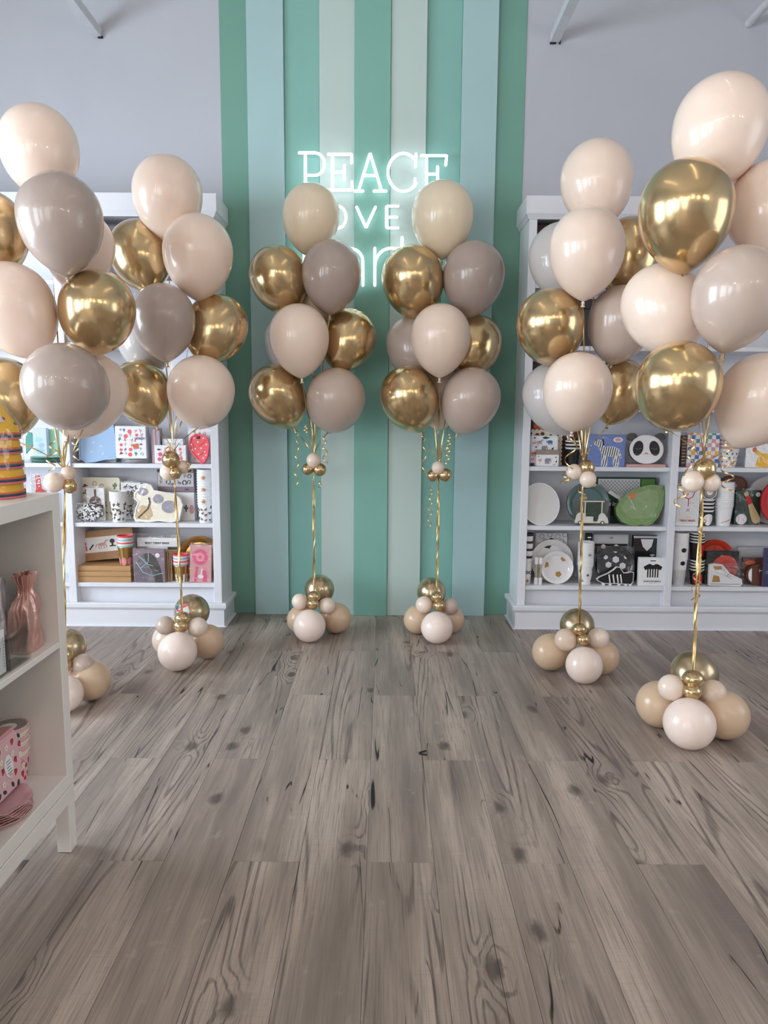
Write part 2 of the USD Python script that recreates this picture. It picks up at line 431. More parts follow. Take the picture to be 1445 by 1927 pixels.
def window(n, a, b, z0, z1, side, nx=4, nz=4):
    t = thing(f'window_{n}', f'white framed shop window with a grid of panes, {["rearmost", "middle one", "nearest the bookcase", "behind the camera", "in the right wall"][n - 1]}' + (' in the left wall' if n < 4 else ''), None, kind='structure')
    fr = [bx(a, b, -0.03, 0.03, z0, z0 + 0.05), bx(a, b, -0.03, 0.03, z1 - 0.05, z1), bx(a, a + 0.05, -0.03, 0.03, z0, z1), bx(b - 0.05, b, -0.03, 0.03, z0, z1)]
    mu = [bx(a + (b - a) * i / nx - 0.012, a + (b - a) * i / nx + 0.012, -0.02, 0.02, z0, z1) for i in range(1, nx)] + [bx(a, b, -0.02, 0.02, z0 + (z1 - z0) * i / nz - 0.012, z0 + (z1 - z0) * i / nz + 0.012) for i in range(1, nz)]
    pa = bx(a, b, -0.003, 0.003, z0, z1)
    def put(m):
        v = m.vertices
        m.vertices = np.stack([(XL - 0.06 if side == 'left' else XR + 0.06) + v[:, 1], v[:, 0], v[:, 2]], 1) if side != 'rear' else np.stack([v[:, 0], YREAR - 0.06 + v[:, 1], v[:, 2]], 1)
        return m
    obj('window_frame', put(cat_(fr)), 'white_paint', t); obj('mullion', put(cat_(mu)), 'white_paint', t); obj('pane', put(pa), 'window_glass', t)


for i, (a, b) in enumerate(WINS): window(i + 1, a, b, WZ0, WZ1, 'left')
for i, (a, b) in enumerate(REARW): window(i + 4, a, b, 0.35, 2.85, 'rear', 3, 3)
window(5, *RIGHTW, WZ0, WZ1, 'right')

# painted boards of the feature wall, each its own thickness
edges = [422, 472, 538.5, 602.5, 667, 732, 797, 860.5, 925, 977]
cols = ['green_base', 'green_blue', 'green_mid', 'green_pale', 'green_deep', 'green_pale', 'green_mid', 'green_blue', 'green_base']
prot = [0.004, 0.028, 0.012, 0.020, 0.042, 0.032, 0.010, 0.028, 0.004]
BX = [at(e, 583, YW - 0.02)[0] for e in edges]
for i in range(9):
    obj('panel', rbx(BX[i] + 0.0004, BX[i + 1] - 0.0004, YW - prot[i], YW - 0.0002, 0.0, ZC - 0.02, 0.0015), cols[i], WB)

# steel braces that run out of the wall overhead
def brace(px, py, label, kind):
    p = at(px, py, YW)
    t = thing('roof_brace', label, 'steel beam', (p[0], YW, p[2]), group=None)
    y0 = -3.5 - YW
    if kind == 'tube':
        obj('tube', rbx(-0.023, 0.023, y0, -0.002, -0.023, 0.023, 0.003), 'steel_white', t)
        obj('end_gap', bx(0.002, 0.027, -0.012, -0.0005, -0.028, -0.018), 'dark_gap', t)
    elif kind == 'channel':
        g = Polygon([(-0.024, -0.022), (0.024, -0.022), (0.024, 0.022), (0.018, 0.022), (0.018, -0.016), (-0.018, -0.016), (-0.018, 0.022), (-0.024, 0.022)])
        obj('channel', slab(g, y0, -y0 - 0.002), 'steel_white', t)
        obj('end_gap', cat_([bx(0.022, 0.030, -0.010, -0.0005, -0.03, -0.006), bx(-0.026, 0.006, -0.006, -0.0005, -0.030, -0.022)]), 'dark_gap', t)
    else:
        obj('pipe', tube([(0, y, 0) for y in np.linspace(y0, -0.002, 6)], 0.021, 16), 'steel_white', t, smooth=40)
    return t


brace(184, 62, 'white square steel brace meeting the back wall at upper left', 'tube')
brace(1044, 72, 'white steel channel brace meeting the back wall right of the green boards', 'channel')
brace(1408, 45, 'white round steel pipe meeting the back wall in the upper right corner', 'pipe')

# ceiling lamps (seen as streaks in the balloons)
for i, (x, y0, y1) in enumerate([(-1.15, 0.5, 2.7), (1.2, 0.5, 2.7)]):
    t = thing('ceiling_tube_lamp', ['linear tube lamp on the ceiling left of the aisle', 'linear tube lamp on the ceiling right of the aisle'][i], 'ceiling lamp', (x, (y0 + y1) / 2, ZC))
    d = (y1 - y0) / 2
    obj('housing', rbx(-0.06, 0.06, -d, d, -0.05, -0.001, 0.004), 'steel_white', t)
    obj('tube', tube([(0, y, -0.072) for y in np.linspace(-d + 0.02, d - 0.02, 4)], 0.02, 12), 'tube_light', t, smooth=40)
ORD = ['first', 'second', 'third', 'fourth', 'fifth', 'sixth', 'seventh', 'eighth', 'ninth']
for i in range(9):
    x = -2.6 + i * 0.8
    t = thing('pendant_lamp', f'small warm globe pendant, {ORD[i]} from the left of the row behind the camera', 'pendant lamp', (x, -0.7 - 0.7 * (i % 2), 2.35), group='globe pendants behind the camera')
    obj('globe', trimesh.creation.icosphere(3, 0.06), 'bulb', t, smooth=True)
    obj('cord', tube([(0, 0, z) for z in np.linspace(0.055, ZC - 2.35, 3)], 0.004, 6), 'ink_dark', t)

# ------------------------------------------------------------------ built-in bookcases
YF = 3.885                                                   # front of the stiles
ZS = [at(265, 873, YF)[2], at(265, 985, YF)[2], at(265, 1098, YF)[2]]
ZS = [ZS[0], ZS[1], ZS[2]]
ZCOR1 = at(403, 365, YF)[2]; ZCOR0 = at(403, 400, YF)[2]
ZMOLD1 = at(265, 1133, YF)[2]; ZMOLD0 = at(265, 1145, YF)[2]
ZB1 = at(265, 1177, YF - 0.02)[2]
SH_T = 0.023


def bookcase(side, label, xs):
    """xs: (outer edge, then per bay the inner edges). Mirrored data are given explicitly."""
    t = thing('built_in_bookcase', label, 'bookcase', (0, 0, 0))
    x_out, stiles, bays = xs
    lo, hi = min(x_out), max(x_out)
    yb = YW - 0.002
    obj('back_panel', bx(lo + 0.001, hi - 0.001, yb - 0.012, yb, 0.0, ZCOR1 - 0.01), 'white_paint', t)
    for (a, b) in stiles:
        obj('upright', rbx(a, b, YF, yb - 0.012, 0.0, ZCOR0 + 0.01, 0.002), 'white_paint', t)
    for (a, b) in bays:
        z = ZS[0]
        for zz in [ZS[2], ZS[1], ZS[0], ZS[0] + 0.315, ZS[0] + 0.63, ZS[0] + 0.945]:
            if zz < ZCOR0 - 0.1:
                obj('shelf', rbx(a + 0.0005, b - 0.0005, YF + 0.012, yb - 0.012, zz - SH_T, zz, 0.002), 'white_paint', t)
        obj('toe_panel', bx(a, b, YF + 0.05, YF + 0.062, ZMOLD1 - 0.02, ZS[2] - SH_T), 'white_paint', t)
        obj('top_rail', bx(a, b, YF + 0.004, YF + 0.03, ZCOR0 - 0.002, ZCOR1 - 0.02), 'white_paint', t)
        obj('top_board', bx(a, b, YF + 0.03, yb - 0.012, ZCOR0 + 0.03, ZCOR0 + 0.05), 'white_paint', t)
    o = 0.022
    obj('cornice', rbx(lo - 0.02, hi + 0.02, YF - 0.016, YW - 0.001, ZCOR0, ZCOR1, 0.002), 'white_paint', t)
    obj('plinth', bx(lo - 0.012, hi + 0.012, YF - 0.012, YW - 0.002, 0.0, ZMOLD0), 'white_paint', t)
    # mouldings: a profile run along the front and round the free end
    end = hi if side == 'left' else lo
    far = lo if side == 'left' else hi
    sg = 1 if side == 'left' else -1

    def run(prof):
        rings = []
        for (px_, py_) in ((far, 'f'), (end, 'f'), (end, 'b')):
            ring = []
            for (dx, z) in prof:
                if py_ == 'f' and px_ == far: ring.append((far, YF - dx, z))
                elif py_ == 'f': ring.append((end + sg * dx, YF - dx, z))
                else: ring.append((end + sg * dx, YW - 0.002, z))
            rings.append(ring)
        n = len(prof)
        v = np.array(rings).reshape(-1, 3); f = []
        for i in range(2):
            for j in range(n):
                k = (j + 1) % n
                f += [(i * n + j, i * n + k, i * n + n + k), (i * n + j, i * n + n + k, i * n + n + j)]
        for j in range(1, n - 1): f += [(0, j, j + 1), (2 * n, 2 * n + j + 1, 2 * n + j)]
        m = trimesh.Trimesh(v, np.array(f), process=False); m.fix_normals(); return m
    obj('plinth_cap_moulding', run([(0.0, ZMOLD1), (0.022, ZMOLD1), (0.026, ZMOLD1 - 0.006), (0.026, ZMOLD0 + 0.012), (0.018, ZMOLD0), (0.012, ZMOLD0 - 0.004), (0.0, ZMOLD0 - 0.004)]), 'white_paint', t)
    obj('base_moulding', run([(0.0, 0.001), (0.026, 0.001), (0.026, ZB1 - 0.012), (0.022, ZB1 - 0.004), (0.014, ZB1), (0.0, ZB1)]), 'white_paint', t)
    obj('cornice_moulding', run([(0.0, ZCOR0 - 0.022), (0.004, ZCOR0 - 0.022), (0.018, ZCOR0 + 0.004), (0.0, ZCOR0 + 0.004)]), 'white_paint', t)
    return t


xo = at(415, 1000, YF)[0]; xi = at(400, 1000, YF)[0]
dl1, dl0 = at(134, 900, YF)[0], at(120, 900, YF)[0]
bw = xi - dl1
bookcase('left', 'white built-in bookcase with party goods left of the green feature wall', ((dl0 - bw - 0.04, xo), [(xi, xo), (dl0, dl1), (dl0 - bw - 0.04, dl0 - bw)], [(dl1, xi), (dl0 - bw, dl0)]))
xo2, xi2 = at(977.5, 1000, YF)[0], at(992, 1000, YF)[0]
dr0, dr1 = at(1256, 1000, YF)[0], at(1270, 1000, YF)[0]
bw2 = dr0 - xi2
bookcase('right', 'white built-in bookcase with sports and safari party goods right of the green feature wall', ((xo2, dr1 + bw2 + 0.04), [(xo2, xi2), (dr0, dr1), (dr1 + bw2, dr1 + bw2 + 0.04)], [(xi2, dr0), (dr1, dr1 + bw2)]))

# ------------------------------------------------------------------ neon sign on the feature wall
NY = YW - 0.075
def nx(X, Y): return 460 + X / 2.89, 260 + Y / 2.89
def arc(cx, cy, rx, ry, a0, a1, n=22): return [(cx + rx * math.cos(a), cy + ry * math.sin(a)) for a in np.linspace(math.radians(a0), math.radians(a1), n)]


sign = thing('neon_sign', 'glowing white tube sign reading PEACE LOVE Party on the green boards', 'neon sign', (0, 0, 0))
LET = {
    'letter_p': [[(298, 80), (390, 80)] + arc(382, 141, 53, 61, -88, 90) + [(332, 202)], [(331, 82), (331, 290)], [(298, 290), (366, 290)]],
    'letter_e': [[(456, 88), (584, 88), (582, 134)], [(478, 88), (478, 283)], [(454, 283), (586, 281), (584, 238)], [(478, 186), (543, 186)], [(543, 148), (543, 226)]],
    'letter_a': [[(620, 286), (683, 82), (746, 286)], [(645, 203), (720, 203)], [(598, 288), (644, 288)], [(704, 288), (770, 288)]],
    'letter_c': [arc(864, 186, 84, 103, -40, -325, 44), [(932, 86), (930, 156)], [(928, 220), (926, 262)]],
    'letter_e_': [[(962, 95), (1100, 95), (1094, 146)], [(991, 95), (991, 286)], [(957, 288), (1098, 288), (1092, 240)], [(991, 196), (1050, 196)], [(1050, 156), (1050, 234)]],
    'letter_l': [[(392, 372), (392, 488), (452, 488)]],
    'letter_o': [arc(506, 430, 46, 60, 0, 360, 40)],
    'letter_v': [[(610, 375), (661, 487), (712, 375)]],
    'letter_e__': [[(834, 370), (773, 370), (773, 488), (834, 488)], [(773, 430), (828, 430)]],
    'letter_p_': [[(325, 800), (325, 560), (370, 560)] + arc(372, 622, 62, 62, -90, 90) + [(325, 684)]],
    'letter_a_': [arc(570, 700, 74, 100, -75, -285, 30) + [(600, 790), (640, 730)], arc(572, 668, 71, 68, -100, 0, 16) + [(644, 800)]],
    'letter_r': [[(709, 598), (709, 800)], arc(800, 690, 90, 92, 180, 268, 14) + [(816, 600)]],
    'letter_t': [[(857, 540), (857, 760)] + arc(890, 760, 33, 38, 180, 80, 10), [(822, 602), (906, 602)]],
    'letter_y': [[(960, 600), (1005, 770)], [(1060, 600), (985, 850), (950, 868)]],
}
for nm, paths in LET.items():
    ts = []
    for q in paths:
        pts = np.array([at(*nx(*a), NY) for a in q])
        # resample so that corners stay crisp but the tube is even
        seg = np.linalg.norm(np.diff(pts, axis=0), axis=1); s = np.concatenate([[0], np.cumsum(seg)])
        m = max(4, int(s[-1] / 0.006)); ss = np.unique(np.concatenate([np.linspace(0, s[-1], m)]))
        pts = np.stack([np.interp(ss, s, pts[:, k]) for k in range(3)], 1)
        ts.append(tube(pts, 0.0078 if nm[-1] != '_' or nm in ('letter_e_', 'letter_e__') else 0.0078, 8))
        for e in (pts[0], pts[-1]): ts.append(tr(trimesh.creation.icosphere(1, 0.0078), e))
    obj(nm.rstrip('_'), cat_(ts), 'neon', sign, smooth=50)
pins = []
for X, Y in [(331, 120), (331, 250), (478, 140), (478, 250), (655, 170), (712, 170), (782, 186), (991, 150), (991, 250), (392, 430), (506, 370), (661, 487), (773, 400), (773, 460), (325, 600), (325, 780), (500, 700), (644, 760), (709, 640), (709, 780), (857, 560), (1000, 750)]:
    p = at(*nx(X, Y), NY)
    pins.append(tube([(p[0], NY + 0.004, p[2]), (p[0], (NY + YW) / 2, p[2]), (p[0], YW - 0.003, p[2])], 0.0022, 6))
obj('standoff', cat_(pins), 'acrylic', sign)

# ------------------------------------------------------------------ balloons
def balloon_prof(R, n=34):
    pr = []
    for a in np.linspace(0.0, PI / 2, n // 2, endpoint=False): pr.append((R * math.sin(a), 1.03 * R * math.cos(a)))
    for t in np.linspace(0, 1, n // 2 + 4):
        t = math.sin(t * PI / 2) ** 1.0
        pr.append((max(R * (max(1 - t * t, 0)) ** (0.5 + 0.22 * t), 0.035 * R), -1.42 * R * t))
    pr.append((0.03 * R, -1.46 * R))
    return pr


def knot_mesh(R):
    return lathe([(0.030 * R, -1.42 * R), (0.05 * R, -1.45 * R), (0.045 * R, -1.48 * R), (0.025 * R, -1.50 * R), (0.065 * R, -1.55 * R), (0.07 * R, -1.565 * R), (0.0, -1.56 * R)], 14)


COLN = {'blush': 'latex_blush', 'ivory': 'latex_ivory', 'taupe': 'latex_taupe', 'greige': 'latex_greige', 'pearl': 'latex_pearl', 'gold': 'chrome_gold'}
CNAME = {'blush': 'pale blush', 'ivory': 'ivory', 'taupe': 'taupe grey', 'greige': 'light greige', 'pearl': 'pearl grey', 'gold': 'chrome gold'}
brng = random.Random(11)


def big_balloon(col, xl, xr, yt, dY, dx, tilt, Yc, collar, where, bq):
    """xl, xr, yt: left, right and top of the balloon in the photograph; dY depth from the bouquet's axis; dx sideways lean of the knot; tilt: how far the knot turns towards the axis."""
    w = xr - xl; cx = (xl + xr) / 2; Y = Yc + dY
    ti = math.radians(tilt)
    cy = yt + w * (0.5 + 0.015 * math.cos(ti))
    C = at(cx, cy, Y)
    R = w / 2 * Y / F_PX * 0.985 / math.sqrt(1 + ((cx - 722) / F_PX) ** 2 * 1.0)
    sgn = 1 if dY <= 0 else -1
    d = np.array([dx, sgn * math.sin(ti), -math.cos(ti)]); d /= np.linalg.norm(d)
    A = axis_to(-d)
    K = C + d * 1.56 * R
    lab = f'{CNAME[col]} balloon, {where}, {bq}'
    t = thing('helium_balloon', lab, 'balloon', K, group=None)
    put = lambda m: tr(rot(m, A), C - K)
    obj('body', put(lathe(balloon_prof(R), 48)), COLN[col], t, smooth=True)
    obj('knot', put(knot_mesh(R)), COLN[col], t, smooth=50)
    S = np.asarray(collar, float) + np.array([brng.uniform(-.008, .008), brng.uniform(-.008, .008), 0.012])
    tie = C + d * 1.50 * R
    mid = (tie + S) / 2 + np.array([brng.uniform(-.02, .02), brng.uniform(-.02, .02), -0.01]) + np.array([(S - tie)[0], (S - tie)[1], 0]) * 0.3
    rb = [strip(bez(tie, mid, S, 18) - K, 0.0055, brng.uniform(0, 6), brng.uniform(2, 7))]
    rb.append(tr(lathe([(0.035 * R, -0.006), (0.045 * R, 0), (0.035 * R, 0.006)], 10), tie - K))
    obj('ribbon', cat_(rb), 'ribbon_gold', t, smooth=30)
    return C, R


def squashed(R, sx=1.0, sy=1.0, sz=1.0, sub=4):
    m = trimesh.creation.icosphere(sub, R); m.vertices *= (sx, sy, sz); return m


def curl(p, r, length, turns, w=0.005, ph=0.0, drift=(0, 0), rnd=None):
    t = np.linspace(0, 1, int(turns * 14) + 2)
    rr = r * (0.4 + 0.6 * np.minimum(1, t * 3))
    tt = t ** 0.85
    pts = np.stack([p[0] + drift[0] * t + rr * np.cos(2 * PI * turns * tt + ph), p[1] + drift[1] * t + rr * np.sin(2 * PI * turns * tt + ph), p[2] - length * t], 1)
    n = len(pts)
    # ribbon turned so that its flat side faces outwards
    tan = np.gradient(pts, axis=0); tan /= np.linalg.norm(tan, axis=1, keepdims=True)
    out = np.stack([np.cos(2 * PI * turns * tt + ph), np.sin(2 * PI * turns * tt + ph), np.zeros(n)], 1)
    s = np.cross(tan, out); s /= np.linalg.norm(s, axis=1, keepdims=True)
    th = 0.0002
    v = np.stack([pts - s * w / 2 - out * th, pts + s * w / 2 - out * th, pts + s * w / 2 + out * th, pts - s * w / 2 + out * th], 1).reshape(-1, 3)
    f = []
    for i in range(n - 1):
        for j in range(4):
            k = (j + 1) % 4
            f += [(i * 4 + j, i * 4 + k, i * 4 + 4 + k), (i * 4 + j, i * 4 + 4 + k, i * 4 + 4 + j)]
    return trimesh.Trimesh(v, np.array(f), process=False)


BALLM = {'W': 'latex_white', 'B': 'latex_beige', 'N': 'latex_nude', 'G': 'chrome_gold', 'P': 'chrome_pale', 'K': 'latex_blush', 'T': 'latex_greige'}
BALLN = {'W': 'white blush balloon', 'B': 'beige balloon', 'N': 'nude balloon', 'G': 'chrome gold balloon', 'P': 'chrome pale gold balloon', 'K': 'blush balloon', 'T': 'greige balloon'}


def bouquet(bq, big, weight, collar, Yc, curls, seed, ymax=3.86):
    r = random.Random(seed)
    # collar of mini balloons
    cpts = []
    cx = np.mean([c[1] for c in collar]); cyy = np.mean([c[2] for c in collar])
    CC = at(cx, cyy, Yc)
    top = at(cx, min(c[2] for c in collar) - 6, Yc)
    t = thing('mini_balloon_collar', f'small collar of mini balloons tied under the {bq}', 'balloon cluster', CC)
    for (k, px, py, w, dy) in collar:
        Y = Yc + dy; p = at(px, py, Y); R = w / 2 * Y / F_PX
        d = CC - p; d /= np.linalg.norm(d) + 1e-9
        m = squashed(R, 1, 1, 1.04, 3)
        vv = m.vertices; s = np.maximum(vv @ d / R, 0)[:, None]; m.vertices = vv + d * s ** 3 * R * 0.18      # drawn towards its knot
        obj('mini_balloon', tr(m, p - CC), BALLM[k], t, smooth=True, label=BALLN[k])
    for (px, py, rad, ln, tu, ph, drx) in curls:
        p = at(px, py, Yc - 0.05 + 0.04 * r.random())
        obj('curled_ribbon', tr(curl(p, rad, ln, tu, 0.0052, ph, (drx, 0.0)), -CC), 'ribbon_gold', t, smooth=30)
    # weight: balls on the floor, minis on top, ribbons up to the collar
    base = None; parts = []; gy = []
    for (k, px, py, w, mode, sq) in weight:
        if mode == 'g':
            Y0s = None; Y = CAM_H * F_PX / ((py + w / 2) - 780 - (px - 722.5) * ROLL) * 1.0
            for _ in range(6):                              # rest the ball on the floor
                p = at(px, py, Y); R = w / 2 * Y / F_PX
                Y += (p[2] - R * sq[2]) * 1.6
            p = at(px, py, Y); R = w / 2 * Y / F_PX; gy.append(Y)
        else:
            Y = np.mean(gy) + mode + 0.03; p = at(px, py, Y); R = w / 2 * Y / F_PX
        parts.append((k, p, R, sq))
    g = np.mean([p for (k, p, R, sq) in parts], axis=0)
    base = np.array([g[0], g[1], 0.0])
    t = thing('balloon_weight', f'floor weight of pale and gold balloons under the {bq}', 'balloon cluster', base)
    YB = np.mean(gy) + 0.03; hub = at(weight[-1][1], weight[-1][2], YB + 0.02)
    for (k, p, R, sq) in parts:
        m = squashed(R, *sq)
        d = hub - p; d /= np.linalg.norm(d) + 1e-9
        vv = m.vertices; s = np.maximum(vv @ d / R, 0)[:, None]; m.vertices = vv + d * s ** 4 * R * 0.10
        obj('balloon', tr(m, p - base), BALLM[k], t, smooth=True, label=BALLN[k])
    foot = at(weight[-2][1], weight[-2][2] - weight[-2][3] * 0.35, YB - 0.04)
    head = at(cx, max(c[2] for c in collar) + 4, Yc)
    for i in range(5):
        n = 70; s = np.linspace(0, 1, n)
        ph = i * 1.3 + r.random(); tw = r.uniform(4, 9)
        wob = 0.0022 + 0.0035 * np.sin(PI * s) * r.uniform(0.6, 1.2)
        pts = foot + (head - foot) * s[:, None] + np.stack([wob * np.cos(ph + tw * s), wob * np.sin(ph + tw * s), 0 * s], 1)
        obj('ribbon', strip(pts - base, 0.0055, r.uniform(0, 6), r.uniform(5, 14)), 'ribbon_gold', t, smooth=30)
    dYs = [b[4] for b in big]
    def ball(b, dy):
        w = b[2] - b[1]; Y = Yc + dy
        return at((b[1] + b[2]) / 2, b[3] + w * 0.515, Y), w / 2 * Y / F_PX * 0.97
    for _ in range(60):
        for i in range(len(big)):
            for j in range(i):
                (p, R), (q, S) = ball(big[i], dYs[i]), ball(big[j], dYs[j])
                pen = R + S - np.linalg.norm(p - q) - 0.012
                if pen > 0:
                    k = (1 if dYs[i] >= dYs[j] else -1) * pen * 0.25
                    dYs[i] += k; dYs[j] -= k
        dYs = [min(max(d, -0.30), ymax - Yc - 0.165) for d in dYs]
    for (col, xl, xr, yt, dY0, dx, tilt, where), dY in zip(big, dYs):
        big_balloon(col, xl, xr, yt, dY, dx, tilt, Yc, top, where, bq)


FR, SD, BK = -0.15, 0.0, 0.13
ONE = (1, 1, 1)
NM = {'A': 'far left bouquet', 'B': 'left bookcase bouquet', 'C': 'bouquet left of neon sign', 'D': 'bouquet right of neon sign',
      'E': 'right bookcase bouquet', 'F': 'nearest far right bouquet'}
bouquet(NM['A'], [
    ('blush', -2, 149, 197, 0.02, 0.10, 5, 'topmost'),
    ('taupe', 31, 195, 323, FR, 0.03, 6, 'upper front one'),
    ('gold', -98, 54, 352, 0.02, 0.3, 10, 'upper left one'),
    ('blush', 82, 217, 392, 0.12, -0.1, 12, 'upper one half hidden behind the taupe balloon'),
    ('blush', -62, 106, 487, -0.08, 0.35, 15, 'left one in the middle tier'),
    ('gold', 110, 257, 505, -0.03, -0.35, 30, 'right one in the middle tier'),
    ('taupe', 38, 207, 639, FR - 0.02, 0.0, 55, 'lowest front one'),
    ('gold', -68, 84, 664, 0.03, 0.35, 30, 'lowest left one'),
    ('blush', 90, 244, 655, 0.10, -0.25, 25, 'lowest right one behind the taupe balloon')],
    [('W', 120, 1306, 74, 'g', ONE), ('B', 170, 1280, 77, 'g', (1, 1, 1.03)), ('B', 82, 1272, 74, 'g', ONE), ('P', 127, 1217, 70, 0.10, ONE), ('T', 157, 1251, 43, -0.02, ONE), ('K', 96, 1248, 42, -0.02, ONE), ('G', 122, 1232, 30, -0.05, ONE), ('G', 120, 1252, 30, -0.06, ONE)],
    [('K', 101, 908, 37, -0.03), ('N', 129, 891, 28, 0.0), ('G', 132, 915, 27, -0.01)], 2.93,
    [(138, 820, 0.012, 0.10, 2.0, 0, 0.01), (100, 830, 0.02, 0.12, 2.2, 1, -0.02)], 1)
bouquet(NM['B'], [
    ('blush', 250, 380, 295, 0.0, -0.02, 4, 'topmost'),
    ('gold', 204, 322, 413, 0.06, 0.3, 10, 'upper left one'),
    ('blush', 307, 438, 405, -0.08, -0.06, 12, 'upper right one'),
    ('taupe', 245, 368, 533, FR, 0.02, 8, 'front one in the middle tier'),
    ('gold', 350, 467, 553, 0.03, -0.3, 25, 'right one in the middle tier'),
    ('pearl', 218, 330, 575, 0.16, 0.2, 10, 'mostly hidden one at the back'),
    ('gold', 208, 322, 674, 0.02, 0.45, 10, 'lowest left one'),
    ('blush', 314, 443, 667, -0.10, -0.2, 40, 'lowest right one')],
    [('W', 334, 1226, 75, 'g', ONE), ('B', 389, 1207, 67, 'g', ONE), ('N', 317, 1204, 62, 'g', ONE), ('P', 361, 1151, 67, 0.10, ONE), ('T', 311, 1177, 36, -0.03, ONE), ('K', 372, 1180, 38, -0.03, ONE), ('G', 343, 1163, 30, -0.05, (1, 1, .85)), ('G', 340, 1178, 28, -0.07, ONE)],
    [('G', 321, 865, 33, -0.03), ('G', 330, 890, 23, -0.04), ('K', 317, 888, 32, 0.0), ('N', 344, 879, 25, 0.0)], 3.42,
    [(352, 868, 0.012, 0.05, 2.0, 2, 0.02), (318, 838, 0.015, 0.06, 1.6, 0.4, 0.0)], 2)
bouquet(NM['C'], [
    ('ivory', 533, 638, 349, 0.0, -0.10, 4, 'topmost'),
    ('gold', 469, 576, 464, -0.02, 0.28, 10, 'upper left one'),
    ('taupe', 569, 679, 455, -0.06, -0.06, 6, 'upper right one'),
    ('blush', 506, 619, 573, FR, 0.05, 6, 'front one in the middle tier'),
    ('gold', 606, 708, 582, 0.03, -0.3, 20, 'right one in the middle tier'),
    ('pearl', 498, 600, 590, 0.08, 0.2, 14, 'left one half hidden in the middle tier'),
    ('gold', 467, 574, 685, -0.03, 0.45, 15, 'lowest left one'),
    ('greige', 576, 688, 692, -0.06, -0.2, 40, 'lowest right one'),
    ('ivory', 548, 644, 500, 0.10, 0.0, 5, 'mostly hidden one at the back')],
    [('W', 582, 1178, 63, 'g', ONE), ('B', 567, 1166, 56, 'g', ONE), ('B', 632, 1163, 59, 'g', ONE), ('P', 601, 1109, 57, 0.10, ONE), ('K', 564, 1132, 31, -0.03, ONE), ('K', 615, 1140, 32, -0.03, ONE), ('G', 591, 1122, 25, -0.05, (1, 1, .85)), ('G', 589, 1136, 22, -0.07, ONE)],
    [('K', 590, 866, 27, -0.02), ('G', 579, 883, 22, 0.0), ('G', 602, 884, 24, -0.01)], 3.80,
    [(560, 815, 0.013, 0.28, 3.4, 0, -0.01), (609, 820, 0.014, 0.14, 2.6, 2, 0.01), (602, 905, 0.010, 0.04, 1.5, 1, 0.0), (575, 800, 0.012, 0.04, 2.2, 1, 0.0)], 3, 4.10)
bouquet(NM['D'], [
    ('ivory', 776, 890, 344, 0.0, 0.0, 4, 'topmost'),
    ('gold', 719, 833, 464, -0.03, 0.2, 12, 'upper left one'),
    ('taupe', 834, 949, 456, -0.05, -0.12, 8, 'upper right one'),
    ('blush', 773, 885, 573, FR, 0.0, 6, 'front one in the middle tier'),
    ('taupe', 726, 832, 593, 0.04, 0.2, 20, 'left one in the middle tier'),
    ('gold', 842, 944, 592, 0.04, -0.25, 20, 'right one in the middle tier'),
    ('gold', 714, 824, 688, -0.04, 0.35, 20, 'lowest left one'),
    ('greige', 832, 942, 691, -0.05, -0.3, 20, 'lowest right one'),
    ('blush', 777, 875, 690, 0.10, 0.0, 6, 'mostly hidden one low at the back')],
    [('W', 822, 1181, 62, 'g', ONE), ('B', 786, 1166, 55, 'g', ONE), ('B', 847, 1165, 55, 'g', ONE), ('P', 812, 1114, 56, 0.10, ONE), ('K', 798, 1138, 33, -0.03, ONE), ('T', 847, 1141, 33, -0.03, ONE), ('G', 822, 1123, 25, -0.05, (1, 1, .85)), ('G', 826, 1140, 24, -0.07, ONE)],
    [('K', 824, 880, 24, -0.02), ('G', 814, 895, 23, 0.0), ('G', 838, 894, 25, -0.01)], 3.80,
    [(799, 822, 0.013, 0.20, 2.0, 0, 0.0), (846, 815, 0.014, 0.16, 4.5, 2, -0.01), (812, 915, 0.013, 0.22, 4.2, 1, -0.01)], 4, 4.10)
bouquet(NM['E'], [
    ('blush', 1055, 1190, 266, 0.02, 0.06, 5, 'topmost'),
    ('blush', 1033, 1175, 391, FR, 0.0, 6, 'upper front one'),
    ('pearl', 995, 1118, 420, 0.10, 0.15, 14, 'upper left one half hidden at the back'),
    ('gold', 1120, 1250, 408, 0.08, -0.2, 12, 'upper right one half hidden at the back'),
    ('gold', 971, 1100, 543, -0.04, 0.25, 35, 'left one in the middle tier'),
    ('greige', 1106, 1232, 536, -0.04, -0.12, 10, 'right one in the middle tier'),
    ('blush', 1020, 1153, 661, FR - 0.02, 0.03, 25, 'lowest front one'),
    ('pearl', 982, 1102, 680, 0.10, 0.3, 15, 'lowest left one half hidden at the back'),
    ('gold', 1110, 1222, 672, 0.06, -0.35, 15, 'lowest right one half hidden at the back')],
    [('W', 1099, 1252, 71, 'g', ONE), ('B', 1036, 1227, 71, 'g', ONE), ('B', 1131, 1236, 68, 'g', ONE), ('P', 1086, 1177, 66, 0.10, ONE), ('N', 1065, 1204, 44, -0.03, ONE), ('K', 1126, 1201, 41, -0.03, ONE), ('G', 1090, 1184, 28, -0.05, (1, 1, .85)), ('G', 1097, 1204, 24, -0.07, ONE)],
    [('K', 1080, 888, 29, -0.02), ('G', 1104, 880, 30, -0.02), ('K', 1106, 902, 31, -0.04)], 3.20,
    [(1078, 815, 0.025, 0.22, 2.0, 2, -0.01), (1072, 880, 0.02, 0.07, 2.4, 1, -0.02), (1112, 890, 0.02, 0.06, 2.2, 0, 0.01), (1096, 905, 0.018, 0.08, 2.0, 2, 0.0)], 5)
